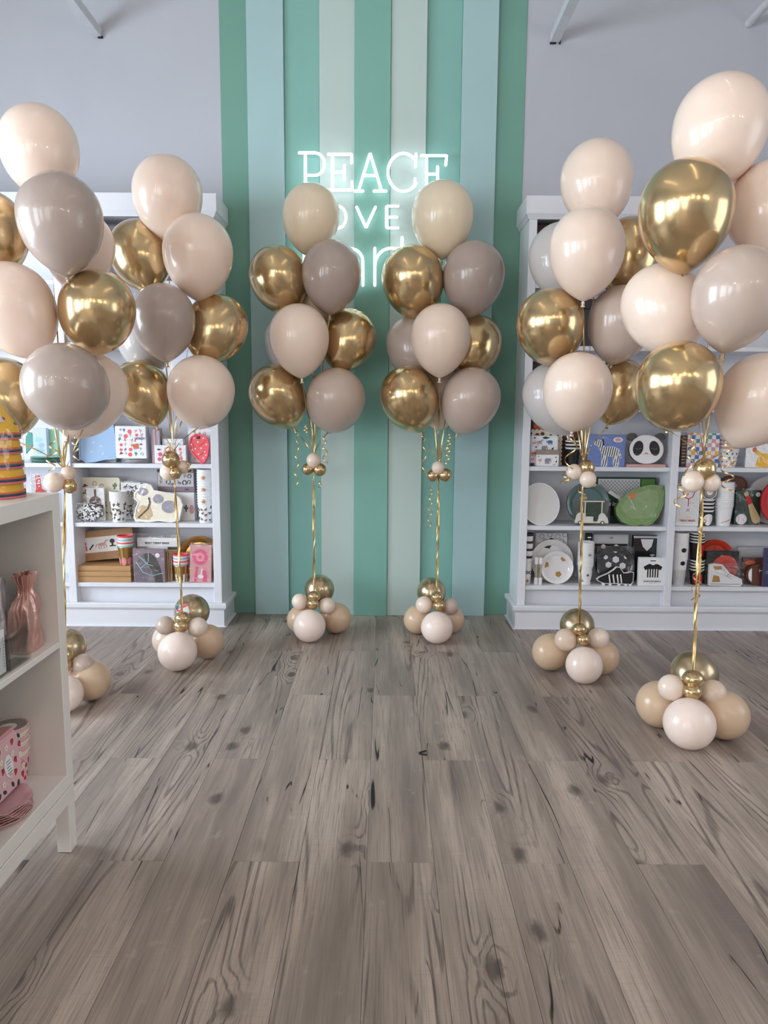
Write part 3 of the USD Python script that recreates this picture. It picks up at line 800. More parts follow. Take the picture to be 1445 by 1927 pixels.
bouquet(NM['F'], [
    ('blush', 1266, 1447, 142, 0.0, -0.12, 6, 'topmost'),
    ('gold', 1201, 1380, 299, -0.12, 0.06, 10, 'upper front one'),
    ('blush', 1365, 1530, 297, 0.02, -0.25, 12, 'upper right one'),
    ('blush', 1166, 1324, 493, -0.04, 0.35, 20, 'left one in the middle tier'),
    ('greige', 1300, 1478, 457, FR, -0.1, 12, 'front right one in the middle tier'),
    ('gold', 1193, 1360, 636, FR, 0.12, 40, 'lowest front one'),
    ('blush', 1346, 1520, 655, -0.06, -0.3, 20, 'lowest right one')],
    [('W', 1297, 1362, 99, 'g', ONE), ('B', 1241, 1325, 90, 'g', ONE), ('B', 1362, 1345, 95, 'g', ONE), ('P', 1306, 1268, 90, 0.11, ONE), ('K', 1263, 1294, 51, -0.03, ONE), ('N', 1342, 1303, 49, -0.03, ONE), ('G', 1304, 1277, 41, -0.05, (1, 1, .8)), ('G', 1302, 1301, 36, -0.07, (1, 1, .85))],
    [('G', 1326, 883, 41, -0.02), ('K', 1303, 906, 40, -0.03), ('K', 1338, 908, 34, -0.02)], 2.66,
    [(1305, 815, 0.014, 0.14, 2.2, 1, -0.01), (1367, 825, 0.022, 0.20, 4.0, 0, 0.02), (1292, 890, 0.022, 0.12, 2.4, 2, -0.02), (1322, 960, 0.014, 0.10, 2.0, 0, 0.0), (1316, 1040, 0.016, 0.18, 4.2, 1, -0.005)], 6)

# ------------------------------------------------------------------ flat print shapes, about one unit tall
def ell(cx, cy, rx, ry, n=12): return aff.scale(Point(cx, cy).buffer(1.0, n), rx, ry, origin=(cx, cy))
def ln(pts, w): return LineString(pts).buffer(w / 2, 4)
def star(n=5, r=0.5, q=0.42, a0=90):
    return Polygon([(r * (q if i % 2 else 1) * math.cos(math.radians(a0 + i * 180 / n)), r * (q if i % 2 else 1) * math.sin(math.radians(a0 + i * 180 / n))) for i in range(2 * n)])
def ngon(n, r=0.5, a0=90): return Polygon([(r * math.cos(math.radians(a0 + i * 360 / n)), r * math.sin(math.radians(a0 + i * 360 / n))) for i in range(n)])
def U(*g): return unary_union([x.buffer(0) for x in g])
def P(g, x, z, s=1.0, a=0, sx=1.0): return aff.translate(aff.rotate(aff.scale(g, s * sx, s, origin=(0, 0)), a, origin=(0, 0)), x, z)


HORSE = U(ell(0, 0, .34, .17), ln([(.26, .08), (.44, .34)], .16), ell(.53, .36, .13, .07), ln([(-.25, -.05), (-.34, -.26), (-.26, -.48)], .09), ln([(-.12, -.08), (-.08, -.46)], .08), ln([(.18, -.06), (.16, -.48)], .08), ln([(.27, -.04), (.42, -.24), (.36, -.42)], .08), ln([(-.32, .06), (-.5, .02), (-.58, -.2)], .09))
ELEPH = U(ell(0, .05, .38, .28), ell(.36, .14, .2, .2), ln([(.5, .1), (.56, -.2), (.5, -.34)], .1), *[ln([(x, -.1), (x, -.45)], .15) for x in (-.26, -.06, .1, .26)])
RHINO = U(ell(0, .02, .42, .22), ell(-.42, -.02, .2, .13), ln([(-.56, .04), (-.62, .22)], .06), *[ln([(x, -.1), (x, -.4)], .13) for x in (-.28, -.1, .16, .32)])
BOOT = Polygon([(-.22, .5), (.14, .5), (.12, -.05), (.42, -.28), (.46, -.42), (.1, -.42), (.02, -.32), (-.06, -.46), (-.24, -.46), (-.2, -.1)])
SHOE = LineString([(math.cos(a) * .36, math.sin(a) * .42) for a in np.linspace(math.radians(-60), math.radians(240), 16)]).buffer(.09, 3)
CACT = U(ln([(0, -.5), (0, .45)], .18), ln([(0, -.05), (-.28, .0), (-.28, .25)], .13), ln([(0, -.15), (.28, -.1), (.28, .18)], .13))
HAT = U(ell(0, -.12, .55, .14), ell(0, .08, .27, .24))
BUTT = U(ell(-.2, .1, .22, .26), ell(.2, .1, .22, .26), ell(0, -.05, .06, .3))
FLAM = U(ell(0, .1, .3, .2), ln([(.2, .2), (.3, .5)], .08), ln([(0, 0), (-.02, -.5)], .05))
STAR, DOT = star(), Point(0, 0).buffer(.5, 6)
LEAF = Polygon([(-.5, 0), (-.1, .2), (.5, 0), (-.1, -.2)])
SQ = sbox(-.5, -.5, .5, .5)


def scatter(w, h, n, size, shapes, seed, m=0.012, clip=None):
    """A loose all-over pattern. Returns {material: shape}."""
    r = random.Random(seed); out = {}
    nx_ = max(1, int(round(math.sqrt(n * w / h)))); nz_ = max(1, int(round(n / nx_)))
    for i in range(nx_):
        for j in range(nz_):
            s, mat = shapes[r.randrange(len(shapes))]
            x = -w / 2 + m + (w - 2 * m) * (i + .5 + r.uniform(-.22, .22)) / nx_; z = m + (h - 2 * m) * (j + .5 + r.uniform(-.22, .22)) / nz_
            g = P(s, x, z, size * r.uniform(.8, 1.15), r.uniform(-25, 25), r.choice([-1, 1]))
            g = g.intersection(clip if clip is not None else sbox(-w / 2 + .001, .001, w / 2 - .001, h - .001))
            out.setdefault(mat, []).append(g)
    return {k: unary_union(v) for k, v in out.items()}


def prints(t, d, y=0.0, th=0.0007, name='print'):
    for i, (mat, g) in enumerate(d.items() if isinstance(d, dict) else d):
        ps = polys(g)
        big = [p for p in ps if max(p.bounds[2] - p.bounds[0], p.bounds[3] - p.bounds[1]) > .022]
        for q in big + [MultiPolygon([p for p in ps if p not in big])]:
            m = slab(q, y - th * (1 + .35 * i), th * (1 + .35 * i))
            if m is not None: obj(name, m, mat, t)


def lettering(t, text, x, z, h, mat, y=0.0, wmax=None, a=0.0, bold=False):
    m = meshkit.text_mesh(text, h, 0.0006, bold)
    v = m.vertices; ext = v[:, 0].max() - v[:, 0].min()
    s = min(1.0, wmax / ext) if wmax else 1.0
    X, Z = (v[:, 0] - v[:, 0].min() - ext / 2) * s, v[:, 1] - h / 2
    ca, sa = math.cos(a), math.sin(a)
    m.vertices = np.stack([x + X * ca - Z * sa, y - v[:, 2] - 0.0008, z + X * sa + Z * ca], 1)
    obj('lettering', m, mat, t)


def scribble(t, x, z, w, rows, mat, y=0.0, lh=0.004, name='print'):
    """Print too small to read: short uneven strokes."""
    r = random.Random(int(abs(x * 9e3 + z * 7e3)) + rows)
    g = []
    for i in range(rows):
        q = w * r.uniform(.6, 1.0); u = -q / 2
        while u < q / 2 - .002:
            k = r.uniform(.002, .006); g.append(sbox(x + u, z - i * lh, x + u + k, z - i * lh + lh * .35)); u += k + .0015
    prints(t, [(mat, unary_union(g))], y, name=name)


def stand(name, label, cat, xl, xr, yt, yb, Y, z, lean=0.0, roll=0.0, yaw=0.0, group=None):
    """A thing on a shelf: its width and height are read off the photograph at depth Y (its front), its foot rests at height z."""
    ym = (yt + yb) / 2
    a, b = at(xl, ym, Y), at(xr, ym, Y)
    top = at((xl + xr) / 2, yt, Y)[2]
    R = rotm('z', math.radians(yaw)) @ rotm('x', math.radians(-lean)) @ rotm('y', math.radians(roll))
    t = thing(name, label, cat, ((a[0] + b[0]) / 2, Y, z + 0.0006), R, group=group)
    return t, b[0] - a[0], top - z


def wrap(t, w, h, d, z0=0.0, seed=1, name='clear_wrap', mat='clear_film', amp=0.003, y0=0.0):
    m = trimesh.creation.box((w + .008, d + .008, h + .008))
    for _ in range(3): m = m.subdivide()
    m.apply_translation((0, y0 + d / 2, z0 + h / 2 + .004))
    v = m.vertices; n = m.vertex_normals
    v = v + n * ((meshkit.fbm(v * 30 + seed, 2) - .35) * amp)[:, None]
    v[:, 2] = np.maximum(v[:, 2], 0.0004); m.vertices = v
    obj(name, m, mat, t, smooth=40)


def card(t, w, h, d, mat, z0=0.0, y0=0.0, name='body', b=0.002):
    return obj(name, rbx(-w / 2, w / 2, y0, y0 + d, z0, z0 + h, b), mat, t)


def plate_lathe(R, depth=0.014):
    return [(0, 0.0), (R * .70, 0.0), (R * .80, depth * .65), (R * .97, depth), (R, depth + .001), (R, depth - .001), (R * .80, depth * .45), (R * .71, -.002), (0, -.002)]


def stacked_plates(t, R, n, mat, pitch=0.006, mat2=None, zc=None, seg=40):
    """Round plates standing on edge, faces towards the room."""
    for i in range(n):
        m = lathe(plate_lathe(R), seg)
        v = m.vertices; m.vertices = np.stack([v[:, 0], 0.015 - v[:, 2] + i * pitch, v[:, 1] + (R if zc is None else zc)], 1)
        m.fix_normals()
        obj('plate', m, mat if i == 0 or mat2 is None else mat2, t, smooth=35)


def shaped_plate(t, g, mat, rim=None, d=0.009, rw=0.007, n=1, pitch=0.006, name='plate'):
    for i in range(n):
        y = i * pitch
        body = slab(g, y + .004, .003)
        ring = slab(g.difference(g.buffer(-rw)), y, .004)
        if rim is None or i: obj(name, cat_([body, ring]), mat, t)
        else:
            o = obj(name, body, mat, t); obj('rim', ring, rim, o)


def cup_prof(R, h, taper=0.74):
    r0 = R * taper
    return [(0, .003), (r0 * .94, .003), (r0, 0), (r0 + (R - r0) * .5, h * .5), (R * .985, h - .004), (R * 1.05, h - .004), (R * 1.07, h - .002), (R * 1.05, h), (R * .97, h), (r0 * .96, .006), (0, .006)]


def cups(name, label, xl, xr, yt, yb, Y, z, n, frac, mat, nest=None, pr=None, taper=0.74, group=None, lid=None, upside=False):
    """A stack of nested paper cups, each cup a part. frac: how much of the height the bottom cup takes."""
    t, w, H = stand(name, label, 'paper cups', xl, xr, yt, yb, Y, z, group=group)
    R = w / 2 / 1.07; hc = H * frac; p = (H - hc) / max(1, n - 1)
    if not isinstance(nest, (list, tuple)): nest = [nest]
    base = None
    for i in range(n):
        m = lathe(cup_prof(R, hc, taper), 28); m.apply_translation((0, R, i * p))
        o = obj('cup', m, mat if i == 0 else (nest[(i - 1) % len(nest)] or mat), t, smooth=35)
        base = base or o
    if pr:
        for mat_, g in (pr(w, hc).items() if isinstance(pr(w, hc), dict) else pr(w, hc)):
            m = slab(g, 0, .0006)
            if m is None: continue
            for _ in range(2): m = m.subdivide()
            v = m.vertices
            r = R * (taper + (1 - taper) * np.clip(v[:, 2] / hc, 0, 9)) + .0012 - v[:, 1]
            r = np.where(v[:, 2] > hc, R * 1.05 + .001 - v[:, 1], r)
            a = v[:, 0] / (R * .92)
            m.vertices = np.stack([r * np.sin(a), R - r * np.cos(a), v[:, 2]], 1)
            obj('print', m, mat_, t)
    return t, R, H, hc


Z0, Z1, Z2 = ZS
FRT = YF + 0.022                                             # just behind the shelf edge


# ================================================================== left bookcase, upper shelf
t, w, h = stand('shaped_plates', 'pale blue boot shaped plates at the left of the upper shelf, left bookcase', 'paper plates', 146, 216, 797, 872, FRT + .03, Z0, lean=6)
g = Polygon([(-w * .48, .018), (-w * .40, .012), (-w * .30, 0), (-w * .05, .004), (w * .2, .016), (w * .5, .02), (w * .5, h * .5), (w * .44, h), (-w * .46, h), (-w * .5, h * .45)]).buffer(.004).buffer(-.004)
shaped_plate(t, g, 'sky', None, n=4)
prints(t, [('ink_dark', Polygon([(-w * .49, .0), (-w * .44, .02), (-w * .3, .006), (-w * .05, .012), (w * .2, .024), (w * .2, .016), (-w * .05, .0), (-w * .3, -.004)]).intersection(g.buffer(.002))), ('pale_blue', unary_union([P(ell(0, 0, .5, .22), x, zz, .018, a) for x, zz, a in ((-.03, .06, 30), (.02, .09, -20), (-.02, .11, 10), (.03, .05, 60))]))], 0.004)
t, w, h = stand('napkin_pack', 'scalloped white napkins with little horseshoes behind the blue boot plates', 'napkins', 190, 217, 800, 866, FRT + .085, Z0)
card(t, w, h, .02, 'paper_white'); prints(t, scatter(w, h, 24, .016, [(SHOE, 'sky'), (SHOE, 'rose'), (SHOE, 'green_light')], 3))
t, w, h = stand('plate_stack', 'low stack of white paper plates under the western napkins', 'paper plates', 218, 284, 864, 873, FRT + .012, Z0)
R = w / 2
for i in range(5):
    obj('plate', tr(lathe([(0, 0), (R * .8, 0), (R, .004), (R, .0052), (R * .8, .0012), (0, .0012)], 36), (0, R, i * h / 5)), 'gloss_white', t, smooth=35)
hs = h
t, w, h = stand('napkin_pack', 'square western napkins printed HOWDY standing on the white plate stack', 'napkins', 217, 275, 802, 865, FRT + .03, Z0 + hs + .002)
card(t, w, h, .05, 'paper_white')
prints(t, scatter(w, h, 30, .019, [(CACT, 'teal'), (BOOT, 'coral'), (SHOE, 'sky'), (STAR, 'rose'), (HAT, 'brown'), (FLAM, 'rose'), (CACT, 'blue'), (DOT, 'coral')], 5))
prints(t, [('orange', P(RHINO, w * .16, h * .40, .036))], -.001); lettering(t, 'HOWDY', w * .3, h * .62, .011, 'blue', -.001, w * .32, bold=True)
t, w, h = stand('paper_bag_pack', 'bundle of folded grey lilac packets beside the western napkins', 'packets', 285, 302, 806, 872, FRT + .046, Z0)
for i in range(7): obj('packet', rbx(-w / 2 + i * w / 7, -w / 2 + (i + .9) * w / 7, 0, .04, 0, h * (1 - .01 * (i % 3)), .001), ['lilac', 'rose', 'grey_light'][i % 3], t)
t, w, h = stand('napkin_pack', 'white pack with sky blue motifs behind the cherry pack', 'napkins', 305, 345, 826, 858, FRT + .06, Z0)
card(t, w, h, .03, 'paper_white'); prints(t, scatter(w, h, 14, .016, [(SHOE, 'sky'), (STAR, 'aqua'), (LEAF, 'sky')], 6))
t, w, h = stand('napkin_pack', 'white pack with pink boots and cherries before the mini balloon collar', 'napkins', 291, 350, 838, 873, FRT + .012, Z0)
card(t, w, h, .03, 'paper_white'); prints(t, scatter(w, h, 14, .024, [(BOOT, 'rose'), (DOT, 'hot_pink'), (STAR, 'coral'), (LEAF, 'ink_dark'), (BOOT, 'coral')], 8))
t, w, h = stand('napkin_pack', 'pale packet behind the coral bandana plate on the upper shelf', 'napkins', 356, 396, 806, 873, FRT + .08, Z0)
card(t, w, h, .03, 'paper_white'); prints(t, scatter(w, h, 18, .017, [(SHOE, 'rose'), (STAR, 'sky'), (CACT, 'green_light')], 9)); wrap(t, w, h, .03, seed=4)
t, w, h = stand('shaped_plates', 'coral bandana shaped plates with white stars, upper shelf of the left bookcase', 'paper plates', 351, 390, 816, 874, FRT + .02, Z0, lean=5, roll=4)
g = Polygon([(-w * .5, h * .62), (-w * .42, h * .86), (-w * .18, h * 1.0), (w * .12, h * .98), (w * .38, h * .9), (w * .5, h * .66), (w * .48, h * .3), (w * .34, h * .06), (w * .2, 0), (-w * .1, h * .18), (-w * .4, h * .4)]).buffer(.006).buffer(-.006)
shaped_plate(t, g, 'coral', None, n=4)
r = random.Random(4)
prints(t, [('paper_white', unary_union([P(STAR, x * w, zz * h, .0135, r.uniform(0, 70)) for x, zz in ((-.36, .62), (-.25, .84), (-.05, .72), (.2, .86), (.36, .66), (.12, .52), (-.14, .5), (.3, .42), (.02, .32), (.26, .2), (-.3, .44), (.1, .12), (.38, .3))]).intersection(g)), ('ink_dark', unary_union([ln([(-w * .3, h * .66), (-w * .22, h * .55), (-w * .06, h * .5)], .0016), ln([(w * .05, h * .6), (w * .2, h * .68), (w * .32, h * .8)], .0016), ln([(w * .06, h * .28), (w * .2, h * .34), (w * .28, h * .48)], .0016), sbox(-w * .12, h * .82, w * .04, h * .92)]))], .004)

# ------------------------------------------------------------------ left bookcase, middle shelf
t, w, h = stand('paper_plates', 'square scalloped plates with hats, boots and cacti at the left of the middle shelf', 'paper plates', 145, 224, 899, 984, FRT + .10, Z1, lean=5)
g = sbox(-w / 2, 0, w / 2, h).buffer(-.012).buffer(.012)
shaped_plate(t, g, 'cream', None, n=4)
prints(t, scatter(w, h, 16, .03, [(HAT, 'brown'), (CACT, 'green'), (BOOT, 'brown_dark'), (SHOE, 'tan'), (CACT, 'green_light'), (BOOT, 'brown')], 12, clip=g), .003)
t, w, h = stand('boot_card_pack', 'clear pack with a brown western boot on a white card', 'party pack', 163, 197, 918, 985, FRT + .072, Z1)
card(t, w, h, .012, 'paper_white')
prints(t, [('brown', U(ell(0, h * .56, w * .34, h * .18), sbox(-w * .06, h * .7, w * .06, h * .95), sbox(-w * .42, h * .36, w * .42, h * .48))), ('paper_white', P(STAR, 0, h * .6, .016))]); wrap(t, w, h, .012, seed=9)
t, w, h = stand('cow_print_bag', 'bag of black and white cow print ribbon at the left of the middle shelf', 'gift bag', 142, 191, 948, 986, FRT + .005, Z1, roll=-6)
m = trimesh.creation.icosphere(4, 1.0); v = m.vertices * (w * .5, .022, h * .46); v = v + m.vertex_normals * ((meshkit.fbm(m.vertices * 2.2, 3, 5) - .5) * .026)[:, None]; v = v + (0, .03, h * .5); v[:, 2] = np.maximum(v[:, 2], .001); m.vertices = v
pm_spots = {'g': ('texture_coordinate', {}), 'n': ('noise_texture', {'scale': 95.0, 'detail': 1.0}), 'r': ('rgb_ramp', {'ramp': [(0.50, L(238, 238, 238)), (0.53, L(30, 28, 30))]}), 'p': ('principled_bsdf', {'roughness': 0.35})}
MAT['cow_print'] = usdkit.material(stage, '/World/Looks/cow_print', pm_spots, [('g.object', 'n.vector'), ('n.fac', 'r.fac'), ('r.color', 'p.base_color')], surface='p.BSDF')
obj('bag', m, 'cow_print', t, smooth=True); wrap(t, w * .95, h, .05, seed=3, amp=.008)
def pr_horses(w, h): return scatter(w * 1.25, h, 16, .02, [(HORSE, 'brown'), (BOOT, 'ink_dark'), (HORSE, 'brown_dark'), (CACT, 'ink_dark')], 31, m=.004)
cups('cup_stack', 'stack of white cups with brown horses on the middle shelf, left bookcase', 201, 235, 926, 986, FRT, Z1, 9, .70, 'paper_white', ['paper_white'], pr_horses)
t, w, h = stand('napkin_pack', 'white napkins with galloping horses behind the horse cups', 'napkins', 228, 266, 908, 985, FRT + .12, Z1)
card(t, w, h, .03, 'paper_white'); prints(t, scatter(w, h, 20, .026, [(HORSE, 'ink_dark'), (HORSE, 'brown'), (BOOT, 'ink_dark'), (SHOE, 'tan'), (CACT, 'ink_dark')], 14)); wrap(t, w, h, .03, seed=12)
t, w, h = stand('shaped_plates', 'horse shaped plates in crinkled clear wrap in the middle of the left bookcase', 'paper plates', 250, 345, 910, 985, FRT + .02, Z1, lean=7)
g = Polygon([(-.46, .02), (-.5, .12), (-.47, .36), (-.42, .5), (-.5, .62), (-.49, .76), (-.42, .84), (-.37, .97), (-.26, 1.0), (-.16, .96), (-.1, .82), (.1, .78), (.3, .74), (.42, .62), (.47, .44), (.43, .2), (.4, .04), (.24, .0), (0, .03), (-.2, 0)])
g = aff.scale(g, w, h, origin=(0, 0)).buffer(.005).buffer(-.005)
shaped_plate(t, g, 'cream', 'gloss_white', n=4)
prints(t, [('tan', aff.scale(Polygon([(-.45, .08), (-.45, .3), (-.34, .44), (-.18, .4), (-.12, .2), (-.2, .06)]), w, h, origin=(0, 0))), ('brown_dark', ln([(-w * .4, h * .12), (-w * .22, h * .34), (-w * .18, h * .5), (-w * .2, h * .62)], .009)), ('lilac', U(ell(-w * .32, h * .78, w * .1, h * .1), ell(-w * .02, h * .6, w * .1, h * .12), ell(w * .2, h * .4, w * .15, h * .16)))], .003)
m = slab(g.buffer(.004), -.010, .034)
for _ in range(3): m = m.subdivide()
m.vertices = m.vertices + np.stack([0 * m.vertices[:, 0], (meshkit.fbm(m.vertices * 42, 3) - .5) * .016, 0 * m.vertices[:, 0]], 1)
obj('clear_wrap', m, 'clear_film', t)
t, w, h = stand('window_box', 'dark mauve gift box with hat motifs and a handle slot behind the mini balloons', 'gift box', 296, 366, 884, 926, FRT + .105, at(330, 926, FRT + .105)[2])
card(t, w, h, .035, 'mauve'); card(t, w * .96, h * .62, .002, 'grey_light', h * .24, -.002, 'label_card')
prints(t, scatter(w * .94, h * .6, 10, .03, [(HORSE, 'purple_grey'), (SHOE, 'ink_dark'), (CACT, 'lilac')], 19, m=.004) | {}, -.0021) if False else prints(t, {k: aff.translate(v, 0, h * .25) for k, v in scatter(w * .94, h * .6, 12, .026, [(HORSE, 'purple_grey'), (SHOE, 'ink_dark'), (CACT, 'mauve')], 19, m=.004).items()}, -.002)
prints(t, [('ink_black', sbox(w * .24, h * .1, w * .34, h * .14)), ('brown_dark', sbox(-w / 2, h * .9, w / 2, h))])
gbz = at(330, 926, FRT + .105)[2]
t, w, h = stand('carton', 'plain cream carton with a cactus and a pink arch, right of the horse plates', 'carton', 300, 366, 925, 985, FRT + .10, Z1)
card(t, w, gbz - Z1 - .0012, .05, 'gloss_white'); prints(t, [('green_dark', P(CACT, w * .26, h * .42, .034)), ('rose', ell(w * .42, h * .38, w * .07, h * .16)), ('cream', sbox(-w * .5, h * .0, w * .5, h * .04))])
def pr_star(w, h):
    d = scatter(w * 1.2, h * .95, 12, .017, [(HORSE, 'brown'), (HORSE, 'ink_dark'), (BOOT, 'brown_dark')], 41, m=.004)
    d['foil_copper'] = unary_union([P(STAR, 0, zz * h, .026) for zz in (1.12, 1.75, 2.35)])
    return d
cups('cup_stack', 'tall stack of white cups with copper stars at the right end of the middle shelf', 367, 398, 884, 987, FRT, Z1, 14, .36, 'paper_white', ['paper_white'], pr_star, taper=.8)

# ------------------------------------------------------------------ left bookcase, bottom shelf
zk = Z2
for i in range(3):
    t, w, h = stand('kraft_box', f'flat brown kraft box, {["lowest", "middle", "topmost"][i]} of the stack of three on the bottom shelf', 'cardboard box', 140 + i, 246, 1074, 1085, FRT + .005, zk, yaw=[0, .6, -.8][i])
    hh = (at(200, 1065, FRT)[2] - Z2) / 3
    obj('tray', rbx(-w / 2, w / 2, 0, .17, 0, hh * .9 - .001, .001), 'kraft_side', t); obj('lid', rbx(-w / 2 - .001, w / 2 + .001, -.001, .171, hh * .12, hh - .0014, .001), 'kraft_side', t)
    zk += hh
t, w, h = stand('kraft_box', 'tilted kraft box with a white horse and rosette band on the box stack', 'cardboard box', 143, 254, 997, 1062, FRT + .112, zk + .012, lean=5, roll=-6)
card(t, w, h, .035, 'kraft'); card(t, w * 1.004, h * .52, .037, 'paper_white', h * .26, -.001, 'paper_band')
prints(t, [('rose', U(P(HORSE, -w * .04, h * .52, .05, 4, 1.2))), ('hot_pink', U(ell(-w * .33, h * .58, .011, .011), sbox(-w * .36, h * .34, -w * .335, h * .5), sbox(-w * .32, h * .34, -w * .295, h * .5))), ('ink_black', U(ell(w * .14, h * .6, .014, .012), sbox(w * .125, h * .44, w * .155, h * .56), sbox(w * .09, h * .42, w * .19, h * .46), ln([(-w * .19, h * .52), (-w * .25, h * .38)], .007))), ('lilac', ell(-w * .33, h * .58, .006, .006)), ('blue', U(ell(w * .42, h * .58, .012, .012), sbox(w * .38, h * .36, w * .43, h * .54))), ('red', ell(w * .42, h * .59, .006, .006))], -.001)
def pr_gold(w, h): return [('foil_copper', sbox(-w * .62, h * .32, w * .62, h * .97)), ('pink', unary_union([ell(x * w, h * .2, w * .17, h * .22) for x in (-.42, .0, .42)]))]
cups('cup_stack', 'gold and pink cup stack with striped rims standing on the kraft boxes', 216, 247, 1010, 1066, FRT + .012, zk + .0005, 8, .62, 'foil_gold', ['aqua', 'paper_white', 'coral', 'paper_white'], pr_gold)
t, w, h = stand('treat_bag_pack', 'BOOT TREAT BAGS pack with a pale header on the bottom shelf', 'treat bags', 259, 335, 1007, 1099, FRT + .095, Z2)
card(t, w * .96, h * .66, .02, 'tan'); card(t, w, h * .21, .024, 'blush_plate' if False else 'paper_white', h * .73, -.002, 'header_card')
card(t, w * .5, h * .06, .018, 'paper_white', h * .67, 0, 'neck')
lettering(t, 'BOOT TREAT BAGS', 0, h * .82, .0105, 'ink_dark', -.002, w * .68, bold=True); scribble(t, 0, h * .895, w * .16, 1, 'mauve', -.002)
wrap(t, w, h, .024, seed=21)
t, w, h = stand('party_pack', 'clear bag of dark riding boot shapes with round white sticker on the bottom shelf', 'party pack', 251, 310, 1034, 1099, FRT + .008, Z2)
card(t, w, h, .026, 'mauve')
arcp = [(w * (-.05 + .48 * math.cos(a)), h * (-.05 + .95 * math.sin(a))) for a in np.linspace(0, PI / 2, 12)]
prints(t, [('ink_dark', Polygon([(-w * .2, h * .86), (w * .08, h * .9)] + arcp[::-1] + [(w * .18, 0), (w * .1, h * .3)]).buffer(0).intersection(sbox(-w / 2, 0, w / 2, h))), ('purple_grey', Polygon([(-w * .46, h * .5), (-w * .2, h * .9), (w * .05, h * .3), (-w * .1, 0), (-w * .46, 0)])), ('aqua', U(ln([(-w * .4, h * .6), (-w * .2, h * .3), (w * .1, h * .2), (w * .42, h * .28)], .0032), ln([(-w * .28, h * .42), (-w * .02, h * .62), (0, h * .9)], .0032), ln([(-w * .3, h * .78), (-w * .05, h * .55), (w * .12, h * .5)], .0032))), ('paper_white', P(DOT, w * .28, h * .82, .024))])
scribble(t, w * .28, h * .81, .014, 1, 'lilac', -.0015); wrap(t, w, h, .026, seed=23)
for i in range(7): obj('packet', rbx(w / 2 + .001 + i * .0045, w / 2 + .0045 + i * .0045, .02, .045, 0, h * (.92 - .02 * (i % 2)), .0006), ['tan', 'brown'][i % 2], t)
obj('price_holder', rbx(-w * .1, w * .22, -.008, -.006, 0, h * .42, .0005), 'acrylic', t)
def pr_cow(w, h): return [('foil_copper', sbox(-w * .6, h * .5, w * .6, h * .97)), ('paper_white', sbox(-w * .6, 0, w * .6, h * .48)), ('ink_dark', unary_union([P(DOT, x * w, zz * h, .006) for x, zz in ((-.2, .3), (.05, .35), (-.05, .15), (.2, .2), (-.3, .12))]))]
cups('cup_stack', 'small cup stack with cow faces and striped rims before the gold ribbons', 322, 352, 1045, 1100, FRT, Z2, 8, .60, 'foil_gold', ['sky', 'paper_white', 'coral', 'paper_white'], pr_cow)
t, w, h = stand('paper_plates', 'round gold foil plates with brown rims behind the pink rosette', 'paper plates', 340, 420, 1000, 1090, FRT + .115, Z2, lean=8)
R = min(w, h * 1.04) / 2
for i in range(3):
    m = lathe(plate_lathe(R), 40); v = m.vertices; m.vertices = np.stack([v[:, 0] - .02, .015 - v[:, 2] + i * .006, v[:, 1] + R], 1); m.fix_normals()
    obj('plate', m, ['foil_gold', 'foil_copper', 'brown'][i], t, smooth=35)
t, w, h = stand('party_pack', 'clear box with a hot pink rosette on the bottom shelf, left bookcase', 'party pack', 356, 396, 1026, 1098, FRT + .012, Z2, roll=2)
card(t, w, h, .03, 'rose'); wrap(t, w, h, .03, seed=25)
pet = unary_union([P(ell(.5, 0, .5, .11), -w * .02, h * .68, w * .40, a) for a in range(0, 360, 15)])
prints(t, [('hot_pink', U(pet, Polygon([(-w * .32, h * .02), (-w * .2, h * .42), (-w * .1, h * .42), (-w * .18, h * .02)]), Polygon([(w * .12, h * .02), (w * .12, h * .42), (w * .24, h * .42), (w * .34, h * .02)]))), ('pink', ell(-w * .02, h * .68, w * .21, w * .21)), ('hot_pink', P(star(8, .5, .5), -w * .02, h * .68, w * .2)), ('paper_white', U(ell(w * .02, h * .16, w * .13, h * .05), ln([(w * .02, h * .18), (w * .08, h * .34)], .006)))])

# ------------------------------------------------------------------ far left bay, half hidden
t, w, h = stand('napkin_pack', 'pale aqua wave print pack in the far left bay of the left bookcase', 'napkins', 62, 88, 806, 859, FRT + .02, at(75, 859, FRT + .02)[2])
gz = at(75, 859, FRT + .02)[2]
card(t, w, h, .03, 'pale_blue'); prints(t, [('aqua', U(ell(0, h * .2, w * .3, h * .12), ell(-w * .1, h * .6, w * .25, h * .1))), ('sky', U(ell(w * .1, h * .4, w * .2, h * .08), ell(w * .05, h * .2, w * .15, h * .06)))])
t, w, h = stand('plate_stack', 'stack of sea green plates in the far left bay of the left bookcase', 'paper plates', 44, 109, 859, 872, FRT + .005, Z0)
R = w / 2
for i in range(4): obj('plate', tr(lathe([(0, 0), (R * .8, 0), (R, .005), (R, .0065), (R * .8, .0015), (0, .0015)], 36), (0, R, i * (gz - Z0 - .003) / 4)), 'mint' if i % 2 else 'teal', t, smooth=35)
t, w, h = stand('folded_fan', 'teal folded paper fan behind the aqua pack in the far left bay', 'paper fan', 46, 66, 812, 858, FRT + .06, gz + .002)
g = Polygon([(-w * .4, .01)] + [(w * .5 * math.cos(a) * (1 if i % 2 else .9), h * (.2 + .8 * math.sin(a) * (1 if i % 2 else .93))) for i, a in enumerate(np.linspace(.4, 2.6, 9))])
obj('fan', slab(g.buffer(0), 0, .012), 'teal', t)
t, w, h = stand('napkin_pack', 'mint green pack at the right of the far left bay', 'napkins', 90, 108, 808, 859, FRT + .05, gz + .002)
card(t, w, h, .03, 'mint')
t, w, h = stand('boot_pack', 'red lace up boot on a clear pack in the far left bay', 'party pack', 58, 86, 895, 930, FRT + .01, at(70, 930, FRT + .01)[2])
